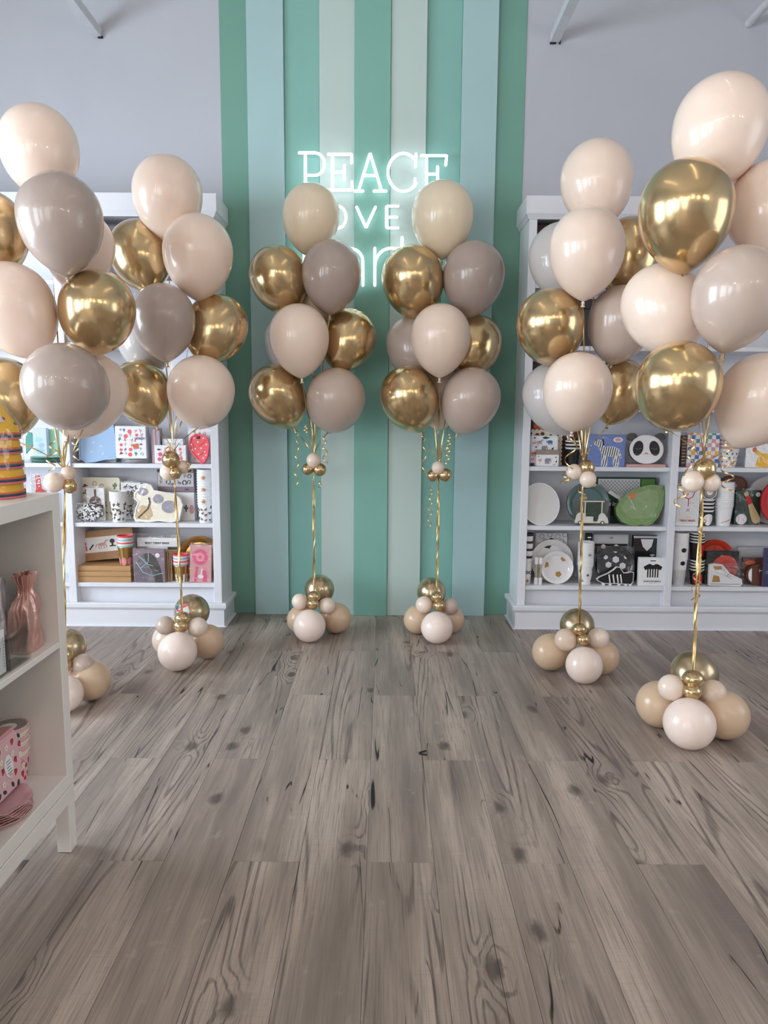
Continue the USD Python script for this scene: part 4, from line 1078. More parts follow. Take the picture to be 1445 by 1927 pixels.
rz = at(70, 930, FRT + .01)[2]
card(t, w, h, .008, 'grey_light', 0, .004)
prints(t, [('red', aff.scale(Polygon([(-.28, 0), (.5, 0), (.5, .14), (.2, .3), (.12, 1.0), (-.2, 1.0), (-.16, .35)]), w, h, origin=(0, 0))), ('paper_white', unary_union([sbox(-w * .02, h * z_, w * .1, h * (z_ + .05)) for z_ in (.4, .55, .7, .85)]))], .004)
wrap(t, w, h, .012, seed=31)
t, w, h = stand('gift_box', 'low white box under the red boot pack in the far left bay', 'carton', 56, 108, 930, 986, FRT + .005, Z1)
obj('body', rbx(-w / 2, w / 2, 0, .06, 0, rz - Z1 - .001, .001), 'paper_white', t)

# ================================================================== right bookcase, first bay, upper shelf
t, w, h = stand('scalloped_plates', 'scalloped cream plates with lions behind the safari napkins', 'paper plates', 999, 1058, 808, 880, FRT + .085, Z0)
g = U(sbox(-w / 2 + .006, .006, w / 2 - .006, h - .006), *[Point(x, zz).buffer(.009) for x in np.linspace(-w / 2 + .008, w / 2 - .008, 8) for zz in (.009, h - .009)], *[Point(x, zz).buffer(.009) for zz in np.linspace(.012, h - .012, 9) for x in (-w / 2 + .009, w / 2 - .009)])
shaped_plate(t, g, 'cream', None, n=3); prints(t, scatter(w, h, 20, .02, [(HORSE, 'tan'), (DOT, 'brown'), (LEAF, 'ink_dark')], 51, clip=g), .003)
t, w, h = stand('gift_bag', 'dull orange paper bag at the back of the upper shelf, right bookcase', 'gift bag', 1000, 1090, 790, 880, FRT + .125, Z0)
card(t, w, h, .02, 'brown'); prints(t, [('orange', U(ell(-w * .3, h * .85, w * .16, h * .12), ell(0, h * .93, w * .2, h * .05)))])
t, w, h = stand('napkin_pack', 'large safari napkins with a blue rhino and grey zebra on the upper shelf', 'napkins', 998, 1050, 820, 881, FRT + .035, Z0)
card(t, w, h, .03, 'paper_white', b=.006)
prints(t, [('blue', P(RHINO, w * .2, h * .80, .032)), ('grey_light', P(HORSE, -w * .18, h * .78, .036)), ('paper_grey', U(P(HORSE, -w * .18, h * .80, .026), P(ELEPH, -w * .02, h * .6, .034))), ('pink', U(P(FLAM, -w * .38, h * .74, .03), P(FLAM, -w * .42, h * .2, .03))), ('orange', U(P(HORSE, -w * .36, h * .42, .034))), ('green_dark', U(P(LEAF, w * .05, h * .93, .036, 0, 1.2), P(LEAF, w * .3, h * .58, .02, 50))), ('navy', U(P(BUTT, -w * .3, h * .62, .012), P(BUTT, -w * .36, h * .92, .012), P(ELEPH, -w * .44, h * .05, .024)))])
t, w, h = stand('napkin_pack', 'small elephant napkins under a taupe band before the large safari napkins', 'napkins', 1009, 1052, 847, 881, FRT + .005, Z0)
card(t, w, h, .024, 'paper_white', b=.004); card(t, w * 1.01, h * .3, .026, 'taupe_band', h * .7, -.001, 'paper_band')
prints(t, [('lilac', P(ELEPH, -w * .02, h * .36, .036)), ('pink', P(FLAM, -w * .34, h * .34, .03)), ('navy', U(P(BUTT, w * .36, h * .55, .010), P(BUTT, -w * .4, h * .6, .008))), ('tan', P(LEAF, w * .3, h * .12, .02, 20)), ('ink_dark', P(LEAF, w * .38, h * .3, .016, 60))]); scribble(t, 0, h * .84, w * .2, 1, 'paper_white', -.001)
def pr_tiger(w, h):
    r = random.Random(5)
    return [('wheat', sbox(-w * 1.2, .002, w * 1.2, h * .96)), ('ink_black', unary_union([Polygon([(x, .002), (x + .005, .002), (x + .006 + r.uniform(-.002, .002), h * .5), (x + .004, h * .96), (x, h * .96), (x + r.uniform(-.002, .002), h * .5)]) for x in np.arange(-w * .62, w * .6, .0115)]))]
cups('cup_stack', 'tiger striped cup stack with white rims on the upper shelf, right bookcase', 1066, 1095, 826, 880, FRT + .02, Z0, 7, .62, 'ink_black', ['paper_white', 'ink_black'], pr_tiger)
t, w, h = stand('napkin_pack', 'periwinkle blue zebra pack on the upper shelf of the right bookcase', 'napkins', 1106, 1176, 818, 880, FRT + .015, Z0)
card(t, w, h, .03, 'periwinkle')
zb = U(ell(.05, .02, .33, .17), ln([(-.22, .08), (-.34, .34)], .19), ell(-.42, .34, .15, .1), *[ln([(x, -.05), (x + k, -.5)], .09) for x, k in ((-.2, .0), (-.08, -.02), (.2, .05), (.33, .02))], ln([(.36, .08), (.46, -.2)], .04))
zs = unary_union([ln([(x, -.6), (x + .22, .6)], .034) for x in np.arange(-.9, .7, .085)]).intersection(zb)
zbw = P(zb, w * .06, h * .46, h * .84)
prints(t, [('paper_white', U(zbw.buffer(.002), ell(w * .3, h * .84, w * .13, h * .08))), ('ink_black', U(P(zs, w * .06, h * .46, h * .84), ln([(w * .06 - .44 * h * .84 + .03, h * .84), (w * .06 - .2 * h * .84, h * .68)], .008))), ('pink', ell(w * .3, h * .84, w * .08, h * .05))]); wrap(t, w, h, .03, seed=33)
t, w, h = stand('plate_stack', 'low pink plates lying under the panda plate', 'paper plates', 1179, 1253, 874, 881, FRT + .004, Z0)
obj('plate', rbx(-w / 2, w / 2, 0, .16, 0, h * .5, .002), 'blush_plate', t); obj('plate', rbx(-w / 2 + .002, w / 2 - .001, 0, .158, h * .5 + .0004, h - .001, .002), 'blush_plate', t)
hp = h
t, w, h = stand('shaped_plates', 'panda face plates standing on the pink plates, upper shelf', 'paper plates', 1182, 1252, 814, 875, FRT + .02, Z0 + hp + .001, lean=6)
R = .46 * w
face = ell(0, h * .46, R, h * .46, 24)
ears = U(ell(-w * .38, h * .86, w * .14, h * .13), ell(w * .38, h * .86, w * .14, h * .13))
shaped_plate(t, U(face, ears), 'gloss_black', None, n=3)
fo = obj('face', slab(face, -.001, .006), 'gloss_white', t); obj('face_rim', slab(face.difference(face.buffer(-.004)), -.004, .003), 'gloss_white', t)
prints(t, [('ink_black', U(P(ell(0, 0, .5, .75), -w * .22, h * .50, w * .27, -14), P(ell(0, 0, .5, .75), w * .22, h * .50, w * .27, 14))), ('paper_grey', U(ln([(-w * .3, h * .5), (-w * .22, h * .46), (-w * .14, h * .5)], .0014), ln([(w * .14, h * .5), (w * .22, h * .46), (w * .3, h * .5)], .0014))), ('foil_copper', ell(0, h * .34, w * .045, h * .02)), ('lilac', sbox(-w * .3, h * .31, w * .3, h * .315))], -.001)

# ------------------------------------------------------------------ right bookcase, first bay, middle shelf
t, w, h = stand('paper_plates', 'leaning stack of white dimpled golf ball plates on the middle shelf', 'paper plates', 994, 1062, 904, 993, FRT + .02, Z1, lean=8, roll=-14)
g = ell(0, .5 * h * .96, w * .53, h * .48, 24)
shaped_plate(t, g, 'golf_ball', 'gloss_white', n=7, pitch=.007)
t, w, h = stand('paper_plates', 'slate green round plates with a pale moon behind the golf cart pack', 'paper plates', 1068, 1148, 912, 992, FRT + .05, Z1, lean=7)
stacked_plates(t, w / 2, 4, 'gloss_slate'); prints(t, [('tan', ell(-.02, h * .66, .017, .013))], .012)
t, w, h = stand('party_pack', 'clear pack with a white golf cart before the slate green plates', 'party pack', 1080, 1146, 942, 993, FRT + .012, Z1)
card(t, w * .98, h, .004, 'acrylic', 0, .012, 'backing')
def gg(pts): return Polygon([(x * w, z * h) for x, z in pts])
sub = [(-.46, .1), (-.46, .18), (-.42, .42), (-.34, .52), (-.3, .5), (-.16, .5), (-.16, .36), (.06, .36), (.06, .16), (.18, .16), (.22, .44), (.3, .52), (.38, .46), (.47, .28), (.5, .1)]
ct = gg(sub)
obj('golf_cart', slab(U(ct, gg([(-.24, .94), (.36, .94), (.36, .99), (-.24, .99)]), gg([(-.2, .5), (-.17, .5), (-.17, .95), (-.2, .95)]), gg([(.28, .5), (.31, .5), (.31, .95), (.28, .95)])), .002, .006), 'cream', t)
prints(t, [('green_dark', gg([(-.16, .52), (-.16, .92), (.27, .92), (.27, .5), (.2, .4), (.14, .2), (.08, .2), (.08, .4), (-.14, .4)])), ('gloss_white', U(gg([(-.42, .16), (-.38, .44), (-.3, .46), (-.2, .16)]), gg([(-.14, .18), (-.14, .32), (.04, .32), (.04, .18)]), gg([(.2, .18), (.25, .44), (.33, .47), (.42, .36), (.46, .2)]))), ('ink_black', U(*[ell(x * w, h * .11, .0105, .0105) for x in (-.32, .32)], gg([(-.26, .99), (.37, .99), (.37, 1.01), (-.26, 1.01)]))), ('paper_white', U(*[ell(x * w, h * .11, .0062, .0062) for x in (-.32, .32)])), ('paper_grey', U(*[ell(x * w, h * .11, .002, .002) for x in (-.32, .32)]))], .002)
wrap(t, w, h, .02, seed=35)
t, w, h = stand('napkin_pack', 'Hole in one pack with grey check and dark green behind the golf plates', 'napkins', 1118, 1232, 899, 992, FRT + .115, Z1)
card(t, w, h, .03, 'green_dark')
chk = unary_union([sbox(-w * .42 + i * .0098, h * .94 - (j + 1) * .0098, -w * .42 + (i + 1) * .0098, h * .94 - j * .0098) for i in range(int(w * .66 / .0098)) for j in range(8) if (i + j) % 2 == 0]).intersection(Polygon([(-w * .45, h * .97), (w * .24, h * .97), (w * .24, h * .35), (0, h * .46), (-w * .3, h * .68), (-w * .45, h * .85)]))
bg = Polygon([(-w * .45, h * .97), (w * .24, h * .97), (w * .24, h * .35), (0, h * .46), (-w * .3, h * .68), (-w * .45, h * .85)])
prints(t, [('grey_light', bg), ('paper_grey', chk), ('ink_black', sbox(-w * .5, h * .16, w * .2, h * .4)), ('green', sbox(w * .26, h * .7, w * .48, h * .97)), ('paper_white', U(Polygon([(-w * .28, h * .66), (0, h * .44), (.002, h * .50), (-w * .25, h * .72)])))])
lettering(t, 'Hole in one', -w * .18, h * .42, .02, 'paper_white', -.001, w * .62, a=-.1, bold=True)
lettering(t, 'one', w * .3, h * .42, .001, 'paper_white') if False else None
t, w, h = stand('shaped_plates', 'green golf course plates with an orange flag at the right of the middle shelf', 'paper plates', 1160, 1252, 913, 993, FRT + .018, Z1, lean=8)
g = Polygon([(.46, .98), (.5, .8), (.48, .5), (.38, .22), (.26, .06), (.14, .0), (.02, .03), (-.1, .0), (-.24, .02), (-.38, .1), (-.48, .26), (-.5, .42), (-.42, .6), (-.28, .78), (-.06, .92), (.2, 1.0), (.36, 1.0)])
g = aff.scale(g, w, h, origin=(0, 0)).buffer(.01).buffer(-.01)
shaped_plate(t, g, 'gloss_green', None, n=5)
inn = aff.scale(g, .74, .70, origin=g.centroid.coords[0]); inn = aff.translate(inn, .002, .006)
prints(t, [('green_light', inn), ('paper_white', U(ln([(-w * .22, h * .72), (-w * .1, h * .4)], .0018), Point(w * .13, h * .47).buffer(.0035), ln([(-w * .1, h * .4), (-w * .2, h * .5)], .0014))), ('orange', Polygon([(-w * .22, h * .72), (-w * .18, h * .79), (-w * .02, h * .77), (-w * .08, h * .74), (-w * .1, h * .7), (-w * .19, h * .64)]))], .004)
m = slab(g.buffer(.003), -.006, .036)
for _ in range(3): m = m.subdivide()
m.vertices = m.vertices + np.stack([0 * m.vertices[:, 0], (meshkit.fbm(m.vertices * 38, 3) - .5) * .008, 0 * m.vertices[:, 0]], 1)
obj('clear_wrap', m, 'clear_film', t)

# ------------------------------------------------------------------ right bookcase, first bay, bottom shelf
def pr_go(w, h): return [('gold_ink', unary_union([P(STAR, -.002, h * .12, .03), P(STAR, .012, h * 1.0, .024)]).intersection(sbox(-w * .6, .001, w * .6, h * .98)))]
t, R, H, hc = cups('cup_stack', 'tall white GO cup stack against the left upright of the bottom shelf', 985, 1004, 1005, 1106, FRT + .03, Z2, 12, .46, 'paper_white', ['paper_white', 'ink_dark', 'paper_white'], pr_go)
lettering(t, 'GO', R * .1, hc * .5, .016, 'ink_black', -.001 + R * .06, R * 1.6, bold=True)
t, w, h = stand('napkin_pack', 'soccer hexagon napkins at the back left of the bottom shelf', 'napkins', 1006, 1066, 1003, 1105, FRT + .18, Z2)
card(t, w, h, .02, 'paper_white'); prints(t, [('ink_dark', unary_union([P(ngon(6), x * w, h * zz, .03).difference(P(ngon(6), x * w, h * zz, .026)) for x, zz in ((-.3, .92), (-.05, .96), (.2, .92), (.42, .96), (-.18, .82), (.08, .82), (.32, .82))]).intersection(sbox(-w / 2, 0, w / 2, h))), ('green_dark', P(ngon(5), 0, h * .84, .03).intersection(sbox(-w / 2, 0, w / 2, h)))])
def soccer(R, cx, cz): return unary_union([P(ngon(5), cx, cz, R * .56)] + [P(ngon(5, a0=270), cx + R * .80 * math.cos(math.radians(a)), cz + R * .80 * math.sin(math.radians(a)), R * .5, a - 90) for a in (90, 162, 234, 306, 18)]).intersection(Point(cx, cz).buffer(R * .97, 12))
t, w, h = stand('paper_plates', 'large white soccer ball plates with black pentagons behind the gold pentagon plate', 'paper plates', 1000, 1080, 1011, 1095, FRT + .088, Z2, lean=7)
stacked_plates(t, w / 2, 4, 'gloss_white'); prints(t, [('ink_black', U(P(ngon(5, a0=80), -.022, h * .82, .05), P(ngon(5), .045, h * .35, .045)))], .0145)
t, w, h = stand('paper_plates', 'smaller white plates with gold pentagons before the large soccer plates', 'paper plates', 1018, 1080, 1036, 1099, FRT + .035, Z2, lean=8)
stacked_plates(t, w / 2, 5, 'gloss_white'); prints(t, [('gold_ink', U(P(ngon(5, a0=100), w * .22, h * .74, .034, 5), P(ngon(5, a0=270), w * .06, h * .28, .036, 10), P(ngon(5), -w * .32, h * .56, .036, 20), P(ngon(5), -w * .34, h * .16, .022)).intersection(Point(0, w / 2).buffer(w * .47)))], .0145)
for i in range(2):
    t, w, h = stand('candle_tube', ['left one of two slim clear candle tubes with white ends before the soccer plates', 'right one of two slim clear candle tubes with white ends before the soccer plates'][i], 'candles', 1006 + 8 * i, 1013.5 + 8 * i, 1050, 1104, FRT + .01, Z2)
    rr = w / 2
    cyl = lambda r_, a, b: tr(lathe([(0, a), (r_, a), (r_, b), (0, b)], 16), (0, rr, 0))
    obj('tube', cyl(rr * .9, h * .22, h * .78), 'acrylic', t, smooth=40); obj('cap', cyl(rr, h * .76, h), 'gloss_white', t, smooth=40); obj('cap', cyl(rr, 0, h * .26), 'gloss_white', t, smooth=40); obj('candle', cyl(rr * .4, h * .26, h * .76), 'wheat', t, smooth=40)
def pr_soc(w, h): return [('paper_grey', unary_union([P(ngon(5), x * w, zz * h, .017) for x, zz in ((-.42, .7), (.05, .5), (-.3, .2), (.4, .78), (.42, .18), (.1, 1.55))])), ('ink_dark', unary_union([P(ngon(5), x * w, zz * h, .012) for x, zz in ((.08, .5), (-.4, .68), (.42, .2))]))]
cups('cup_stack', 'stack of white soccer cups with grey pentagons in the middle of the bottom shelf', 1090, 1121, 1022, 1104, FRT + .008, Z2, 15, .46, 'paper_white', ['paper_white'], pr_soc)
t, w, h = stand('napkin_pack', 'slim black pack with white print behind the soccer cups', 'napkins', 1100, 1113, 1004, 1104, FRT + .12, Z2)
card(t, w, h, .02, 'ink_black'); prints(t, [('paper_white', U(sbox(-w * .2, h * .9, w * .3, h * .93), ell(0, h * .84, w * .2, h * .02)))])
t, w, h = stand('treat_bag_pack', 'pale hang packs with a soccer strip and slot at the back of the bottom shelf', 'party pack', 1115, 1182, 1004, 1104, FRT + .14, Z2)
for i in range(4): obj('pack', rbx(-w / 2 + i * .002, w / 2 - .004 + i * .002, i * .008, i * .008 + .006, 0, h - .006 + i * .002, .0008), ['grey_light', 'lilac', 'grey_light', 'lilac'][i], t)
prints(t, [('ink_black', U(sbox(-w * .48, h * .56, w * .46, h * .78), sbox(-.008, h * .9, .008, h * .915))), ('paper_white', U(*[P(ngon(6), x * w, h * .72, .028) for x in (-.22, .14)]))])
t, w, h = stand('paper_plates', 'wrapped black and white soccer ball plates behind the football boot plate', 'paper plates', 1120, 1198, 1029, 1104, FRT + .045, Z2, lean=6)
stacked_plates(t, min(w, h) / 2, 5, 'gloss_black')
Rr = min(w, h) / 2
prints(t, [('gloss_white', U(P(ngon(6), .006, Rr * 1.28, .040), P(ngon(6), -.034, Rr * 1.0, .036), P(ngon(6), .044, Rr * .95, .038), P(ngon(6), .004, Rr * 1.78, .03), P(ngon(6), -.05, Rr * 1.4, .026), P(ngon(6), .062, Rr * 1.42, .024)).intersection(Point(0, Rr).buffer(Rr * .95)))], .0145)
wrap(t, Rr * 2 * .94, Rr * 1.9, .045, seed=41, amp=.006)
t, w, h = stand('shaped_plates', 'black football boot shaped plates with white stripes and studs, bottom shelf', 'paper plates', 1124, 1194, 1068, 1105, FRT + .008, Z2, lean=4)
g = aff.scale(Polygon([(-.5, .34), (-.46, .24), (-.3, .12), (0, .12), (.4, .08), (.46, .2), (.47, .7), (.4, .74), (.3, .68), (.2, .68), (.1, .98), (.02, 1.0), (-.06, .84), (-.2, .66), (-.42, .46)]), w, h, origin=(0, 0))
stud = unary_union([sbox(x * w, .0, (x + .07) * w, h * .14) for x in (-.36, -.18, .06, .24, .36)])
shaped_plate(t, U(g.buffer(.003), stud), 'gloss_white', None, n=3)
prints(t, [('ink_black', g.buffer(-.0008)), ('paper_white', unary_union([Polygon([(x * w, h * .14), ((x + .035) * w, h * .14), ((x + .0) * w, h * .62), ((x - .035) * w, h * .58)]) for x in (-.17, -.06, .05, .14)]).intersection(g.buffer(-.001)))])
t, w, h = stand('treat_bag', 'black jersey treat bags with white collar at the right of the bottom shelf', 'treat bags', 1190, 1242, 1008, 1104, FRT + .12, Z2)
card(t, w, h, .03, 'gloss_black'); card(t, w, h * .05, .034, 'grey_light', h * .94, -.002, 'seal')
prints(t, [('gloss_white', Polygon([(-w * .24, h * .92), (w * .22, h * .92), (w * .16, h * .76), (0, h * .66), (-w * .16, h * .76)])), ('grey_light', U(sbox(w * .12, h * .56, w * .28, h * .59), ell(w * .2, h * .53, .006, .006)))])
t, w, h = stand('sweet_box', 'white BOXES FOR SWEETS hang box with a striped jersey', 'carton', 1202, 1254, 1050, 1106, FRT + .006, Z2)
card(t, w, h, .03, 'paper_white')
js = U(Polygon([(-w * .28, h * .56), (-w * .34, h * .68), (-w * .16, h * .78), (w * .16, h * .78), (w * .34, h * .68), (w * .28, h * .56), (w * .2, h * .6), (-w * .2, h * .6)]), *[sbox(x * w, h * .3, (x + .045) * w, h * .72) for x in (-.2, -.11, -.02, .07, .16)]).difference(ell(0, h * .79, w * .08, h * .05))
prints(t, [('ink_black', U(js, sbox(-w * .1, h * .88, w * .1, h * .905))), ('grey_light', unary_union([sbox(x * w - .001, z_ * h, x * w + .002, z_ * h + .0012) for x, z_ in ((-.4, .62), (-.36, .46), (.36, .5), (.4, .64), (-.3, .8), (.32, .8), (-.38, .34), (.3, .34))]))])
lettering(t, 'BOXES FOR SWEETS', 0, h * .16, .0068, 'ink_dark', 0, w * .74, bold=True); scribble(t, 0, h * .08, w * .3, 1, 'paper_grey')

# ================================================================== right bookcase, second bay, upper shelf
t, w, h = stand('snack_box', 'brown striped popcorn box against the divider of the second bay', 'carton', 1281, 1291, 820, 882, FRT + .045, Z0)
obj('body', slab(Polygon([(-w * .4, 0), (w * .45, 0), (w * .5, h), (-w * .5, h)]), 0, .05), 'brown_dark', t); prints(t, [('wheat', unary_union([sbox(-w * .3, z_ * h, w * .4, z_ * h + .004) for z_ in np.arange(.12, .95, .1)]))])
def checks(w, h, n, cols, seed, base):
    r = random.Random(seed); s = w / n; d = {}
    for i in range(n):
        for j in range(int(h / s) + 1):
            if (i + j) % 2 == 0:
                d.setdefault(r.choice(cols), []).append(sbox(-w / 2 + i * s, j * s, -w / 2 + (i + 1) * s, min(h, (j + 1) * s)))
    return {k: unary_union(v).intersection(sbox(-w / 2 + .001, .001, w / 2 - .001, h - .001)) for k, v in d.items()}
PAST = ['blue', 'pink', 'orange', 'yellow', 'blue', 'rose', 'teal']
t, w, h = stand('napkin_pack', 'pastel checked square pack behind the nearest mini balloon collar', 'napkins', 1293, 1353, 815, 882, FRT + .04, Z0)
card(t, w, h, .05, 'paper_white'); prints(t, checks(w, h, 8, PAST, 3, None)); wrap(t, w, h, .05, seed=43)
def pr_dia(w, h): 
    r = random.Random(8)
    d = {}
    for i in range(6):
        for j in range(4): d.setdefault(r.choice(PAST), []).append(P(ngon(4), -w * .55 + i * w * .22 + (j % 2) * w * .11, h * (.1 + .24 * j), .0135))
    return {k: unary_union(v) for k, v in d.items()}
cups('cup_stack', 'white cup stack with pastel diamonds on the upper shelf of the second bay', 1358, 1399, 824, 882, FRT + .02, Z0, 8, .56, 'paper_white', ['paper_white', 'rose'], pr_dia)
t, w, h = stand('napkin_pack', 'pastel checked pack behind the yellow giraffe card at the right edge', 'napkins', 1406, 1466, 812, 882, FRT + .055, Z0)
card(t, w, h, .03, 'paper_white'); prints(t, checks(w, h, 8, PAST, 9, None))
t, w, h = stand('party_pack', 'clear pack with a yellow giraffe and orange horns at the right edge', 'party pack', 1404, 1462, 836, 882, FRT + .015, Z0)
card(t, w, h, .012, 'paper_white'); prints(t, [('yellow', U(Polygon([(-w * .2, .003), (-w * .1, h * .5), (-w * .24, h * .62), (-w * .14, h * .75), (0, h * .62), (w * .3, h * .6), (w * .46, h * .4), (w * .46, .003)]))), ('orange', U(ell(-w * .24, h * .76, w * .07, h * .1), ln([(-w * .24, h * .8), (-w * .2, h * .96)], .004))), ('sky', ell(w * .4, h * .4, w * .1, h * .2)), ('ink_dark', U(Point(.01, h * .8).buffer(.0015)))]); wrap(t, w, h, .012, seed=47)

# ------------------------------------------------------------------ second bay, middle shelf
t, w, h = stand('treat_bag_pack', 'white pinstripe TREAT BAGS pack with a red baseball collar', 'treat bags', 1273, 1316, 915, 996, FRT + .02, Z1)
card(t, w, h, .02, 'paper_white')
prints(t, [('grey_light', unary_union([sbox(x, .02, x + .001, h * .9) for x in np.arange(-w * .46, w * .46, .0062)])), ('red', U(ln([(-w * .3, h * .9), (-w * .16, h * .72), (0, h * .68), (w * .16, h * .72), (w * .3, h * .9)], .004), sbox(-.002, h * .5, .002, h * .68))), ('mauve', U(ln([(-.008, h * .36), (.008, h * .44)], .002), ln([(-.008, h * .44), (.008, h * .36)], .002)))])
lettering(t, 'TREAT BAGS', 0, h * .14, .010, 'red', -.0005, w * .86, bold=True); scribble(t, 0, h * .22, w * .36, 1, 'mauve'); scribble(t, .018, h * .58, w * .24, 1, 'paper_grey'); scribble(t, 0, h * .07, w * .7, 1, 'lilac')
def pr_bb(w, h): return [('paper_white', ell(0, h * .45, w * .36, h * .42)), ('red', U(ln([(-w * .2, h * .2), (-w * .12, h * .45), (-w * .2, h * .7)], .0012), ln([(w * .2, h * .2), (w * .12, h * .45), (w * .2, h * .7)], .0012)))]
t, R, H, hc = cups('cup_stack', 'black cup stack with a baseball and white rims, middle shelf of the second bay', 1321, 1348, 940, 994, FRT + .02, Z1, 8, .52, 'ink_black', ['paper_white', 'ink_black'], pr_bb)
t, w, h = stand('paper_cup', 'single greige paper cup lying on the black baseball cups with its foot forward', 'paper cup', 1323, 1349, 916, 941, FRT + .005, Z1 + H + .001)
R = w / 2; m = lathe(cup_prof(R, .07, .8), 28); v = m.vertices; m.vertices = np.stack([v[:, 0], .075 - v[:, 2], v[:, 1] + R * 1.04], 1); m.fix_normals()
obj('cup', m, 'gloss_white', t, smooth=35); prints(t, [('taupe_band', Point(0, R * 1.04).buffer(R * .78)), ('paper_white', Point(0, R * 1.04).buffer(R * .42))], .004); scribble(t, 0, R * 1.04, R * .5, 2, 'lilac', .002)
def pr_script(w, h):
    x = np.linspace(-w * .28, w * .3, 40); zz = h * .16 + (x + w * .3) * .35 + np.sin(np.arange(40) * 1.9) * .0025
    return [('red', ln(list(zip(x, zz)), .0009))]
cups('cup_stack', 'tall plain white cup stack with red script low on the front, second bay', 1352, 1387, 909, 996, FRT + .006, Z1, 14, .45, 'paper_white', ['paper_white'], pr_script)
t, w, h = stand('shaped_plates', 'brown football plates lying behind the white cup stack', 'paper plates', 1352, 1405, 893, 996, FRT + .14, Z1)
shaped_plate(t, ell(0, h * .78, w * .5, h * .2), 'football', None, n=3); card(t, w * .8, h * .6, .018, 'slate'); prints(t, [('paper_white', U(ln([(.01, h * .74), (.018, h * .80)], .0016), ln([(.018, h * .74), (.01, h * .80)], .0016)))], .003)
t, w, h = stand('party_pack', 'dark green pack with a baseball and a red handled bat', 'party pack', 1383, 1431, 923, 996, FRT + .092, Z1)
card(t, w, h, .02, 'green_dark')
bat = P(Polygon([(-.06, .5), (.06, .5), (.07, .44), (.05, .4), (.07, .1), (.12, -.3), (.12, -.42), (.06, -.5), (-.06, -.5), (-.12, -.42), (-.12, -.3), (-.07, .1), (-.05, .4), (-.07, .44)]), w * .12, h * .5, h * .98, 24)
obj('bat', slab(bat.intersection(sbox(-w * .5, .002, w * .52, h * .985)), -.006, .006), 'wheat', t)
prints(t, [('red', P(Polygon([(-.058, .38), (.058, .38), (.078, .12), (-.078, .12)]), w * .12, h * .5, h * .98, 24))], -.006)
obj('baseball', slab(Point(-w * .26, h * .16).buffer(h * .155), -.009, .008), 'gloss_white', t)
prints(t, [('hot_pink', U(ln([(-w * .4, h * .06), (-w * .34, h * .16), (-w * .4, h * .26)], .0014), ln([(-w * .12, h * .06), (-w * .18, h * .16), (-w * .12, h * .26)], .0014)))], -.009)
prints(t, [('paper_white', Point(w * .36, h * .88).buffer(.0125))]); scribble(t, w * .36, h * .88, .016, 2, 'paper_grey', -.0008); wrap(t, w, h, .02, seed=51)
t, w, h = stand('paper_plates', 'large white baseball plates behind the bat pack at the right edge', 'paper plates', 1407, 1497, 896, 992, FRT + .135, Z1, lean=6)
stacked_plates(t, w / 2, 4, 'gloss_white'); prints(t, [('mauve', ln([(-w * .3, h * .72), (-w * .2, h * .82), (-w * .05, h * .9)], .0014))], .0145)
t, w, h = stand('paper_plates', 'red rimmed plates with a dark blue centre at the right edge of the middle shelf', 'paper plates', 1434, 1526, 914, 990, FRT + .03, Z1, lean=6)
stacked_plates(t, w / 2, 3, 'red'); prints(t, [('paper_white', Point(0, w / 2).buffer(w * .42).difference(Point(0, w / 2).buffer(w * .38))), ('navy', Point(0, w / 2).buffer(w * .30))], .0145)

# ------------------------------------------------------------------ second bay, bottom shelf
def pr_net(w, h):
    g = [ln([(x, .003), (x + h * .4, h * .62)], .0007) for x in np.arange(-w * 1.0, w * .6, .009)] + [ln([(x, .003), (x - h * .4, h * .62)], .0007) for x in np.arange(-w * .4, w * 1.1, .009)]
    return [('paper_grey', unary_union(g).intersection(sbox(-w * .6, .002, w * .6, h * .6))), ('ink_black', U(P(DOT, .002, h * .86, .024), P(DOT, .003, h * 1.36, .024)))]
t, R, H, hc = cups('cup_stack', 'white net print cups with two round black stickers against the divider', 1270, 1299, 1004, 1106, FRT + .006, Z2, 18, .50, 'paper_white', ['paper_white'], pr_net)
def pr_red(w, h): return [('red', ell(-.002, h * .42, w * .34, h * .38))]
t, R, H, hc = cups('cup_stack', 'lower stack of black cups with a red ball and white rims', 1302, 1330, 1053, 1106, FRT + .02, Z2, 9, .55, 'ink_black', ['paper_white', 'ink_black'], pr_red)
def pr_red2(w, h): return [('red', sbox(w * .02, h * .05, w * .5, h * .9))]
cups('cup_stack', 'black and red cups standing on top of the lower black cup stack', 1302, 1331, 1004, 1053, FRT + .02, Z2 + H + .001, 8, .62, 'ink_black', ['paper_white', 'ink_black'], pr_red2)
def bball(cx, cz, R): return U(ln([(cx - R, cz), (cx + R, cz)], .0016), ln([(cx, cz - R), (cx, cz + R)], .0016), ln([(cx + R * .75, cz + R * .66), (cx + R * .42, cz), (cx + R * .75, cz - R * .66)], .0016), ln([(cx - R * .75, cz + R * .66), (cx - R * .42, cz), (cx - R * .75, cz - R * .66)], .0016)).intersection(Point(cx, cz).buffer(R * .96))
t, w, h = stand('paper_plates', 'round orange red basketball plates at the back of the bottom shelf', 'paper plates', 1313, 1384, 1008, 1080, FRT + .10, Z2 + .03, lean=5)
stacked_plates(t, w / 2, 4, 'basketball'); prints(t, [('brown_dark', bball(0, w / 2, w / 2))], .0145)
card(t, w * .7, .02, .03, 'ink_black', -.0299, .012, 'easel') if False else None
t, w, h = stand('napkin_pack', 'black pack with a basketball half hidden by the sneaker pack', 'napkins', 1328, 1389, 1038, 1106, FRT + .05, Z2)
card(t, w, h, .035, 'ink_black'); prints(t, [('basketball', ell(w * .08, h * .5, w * .4, w * .4)), ('brown_dark', bball(w * .08, h * .5, w * .4))]); wrap(t, w, h, .035, seed=53)
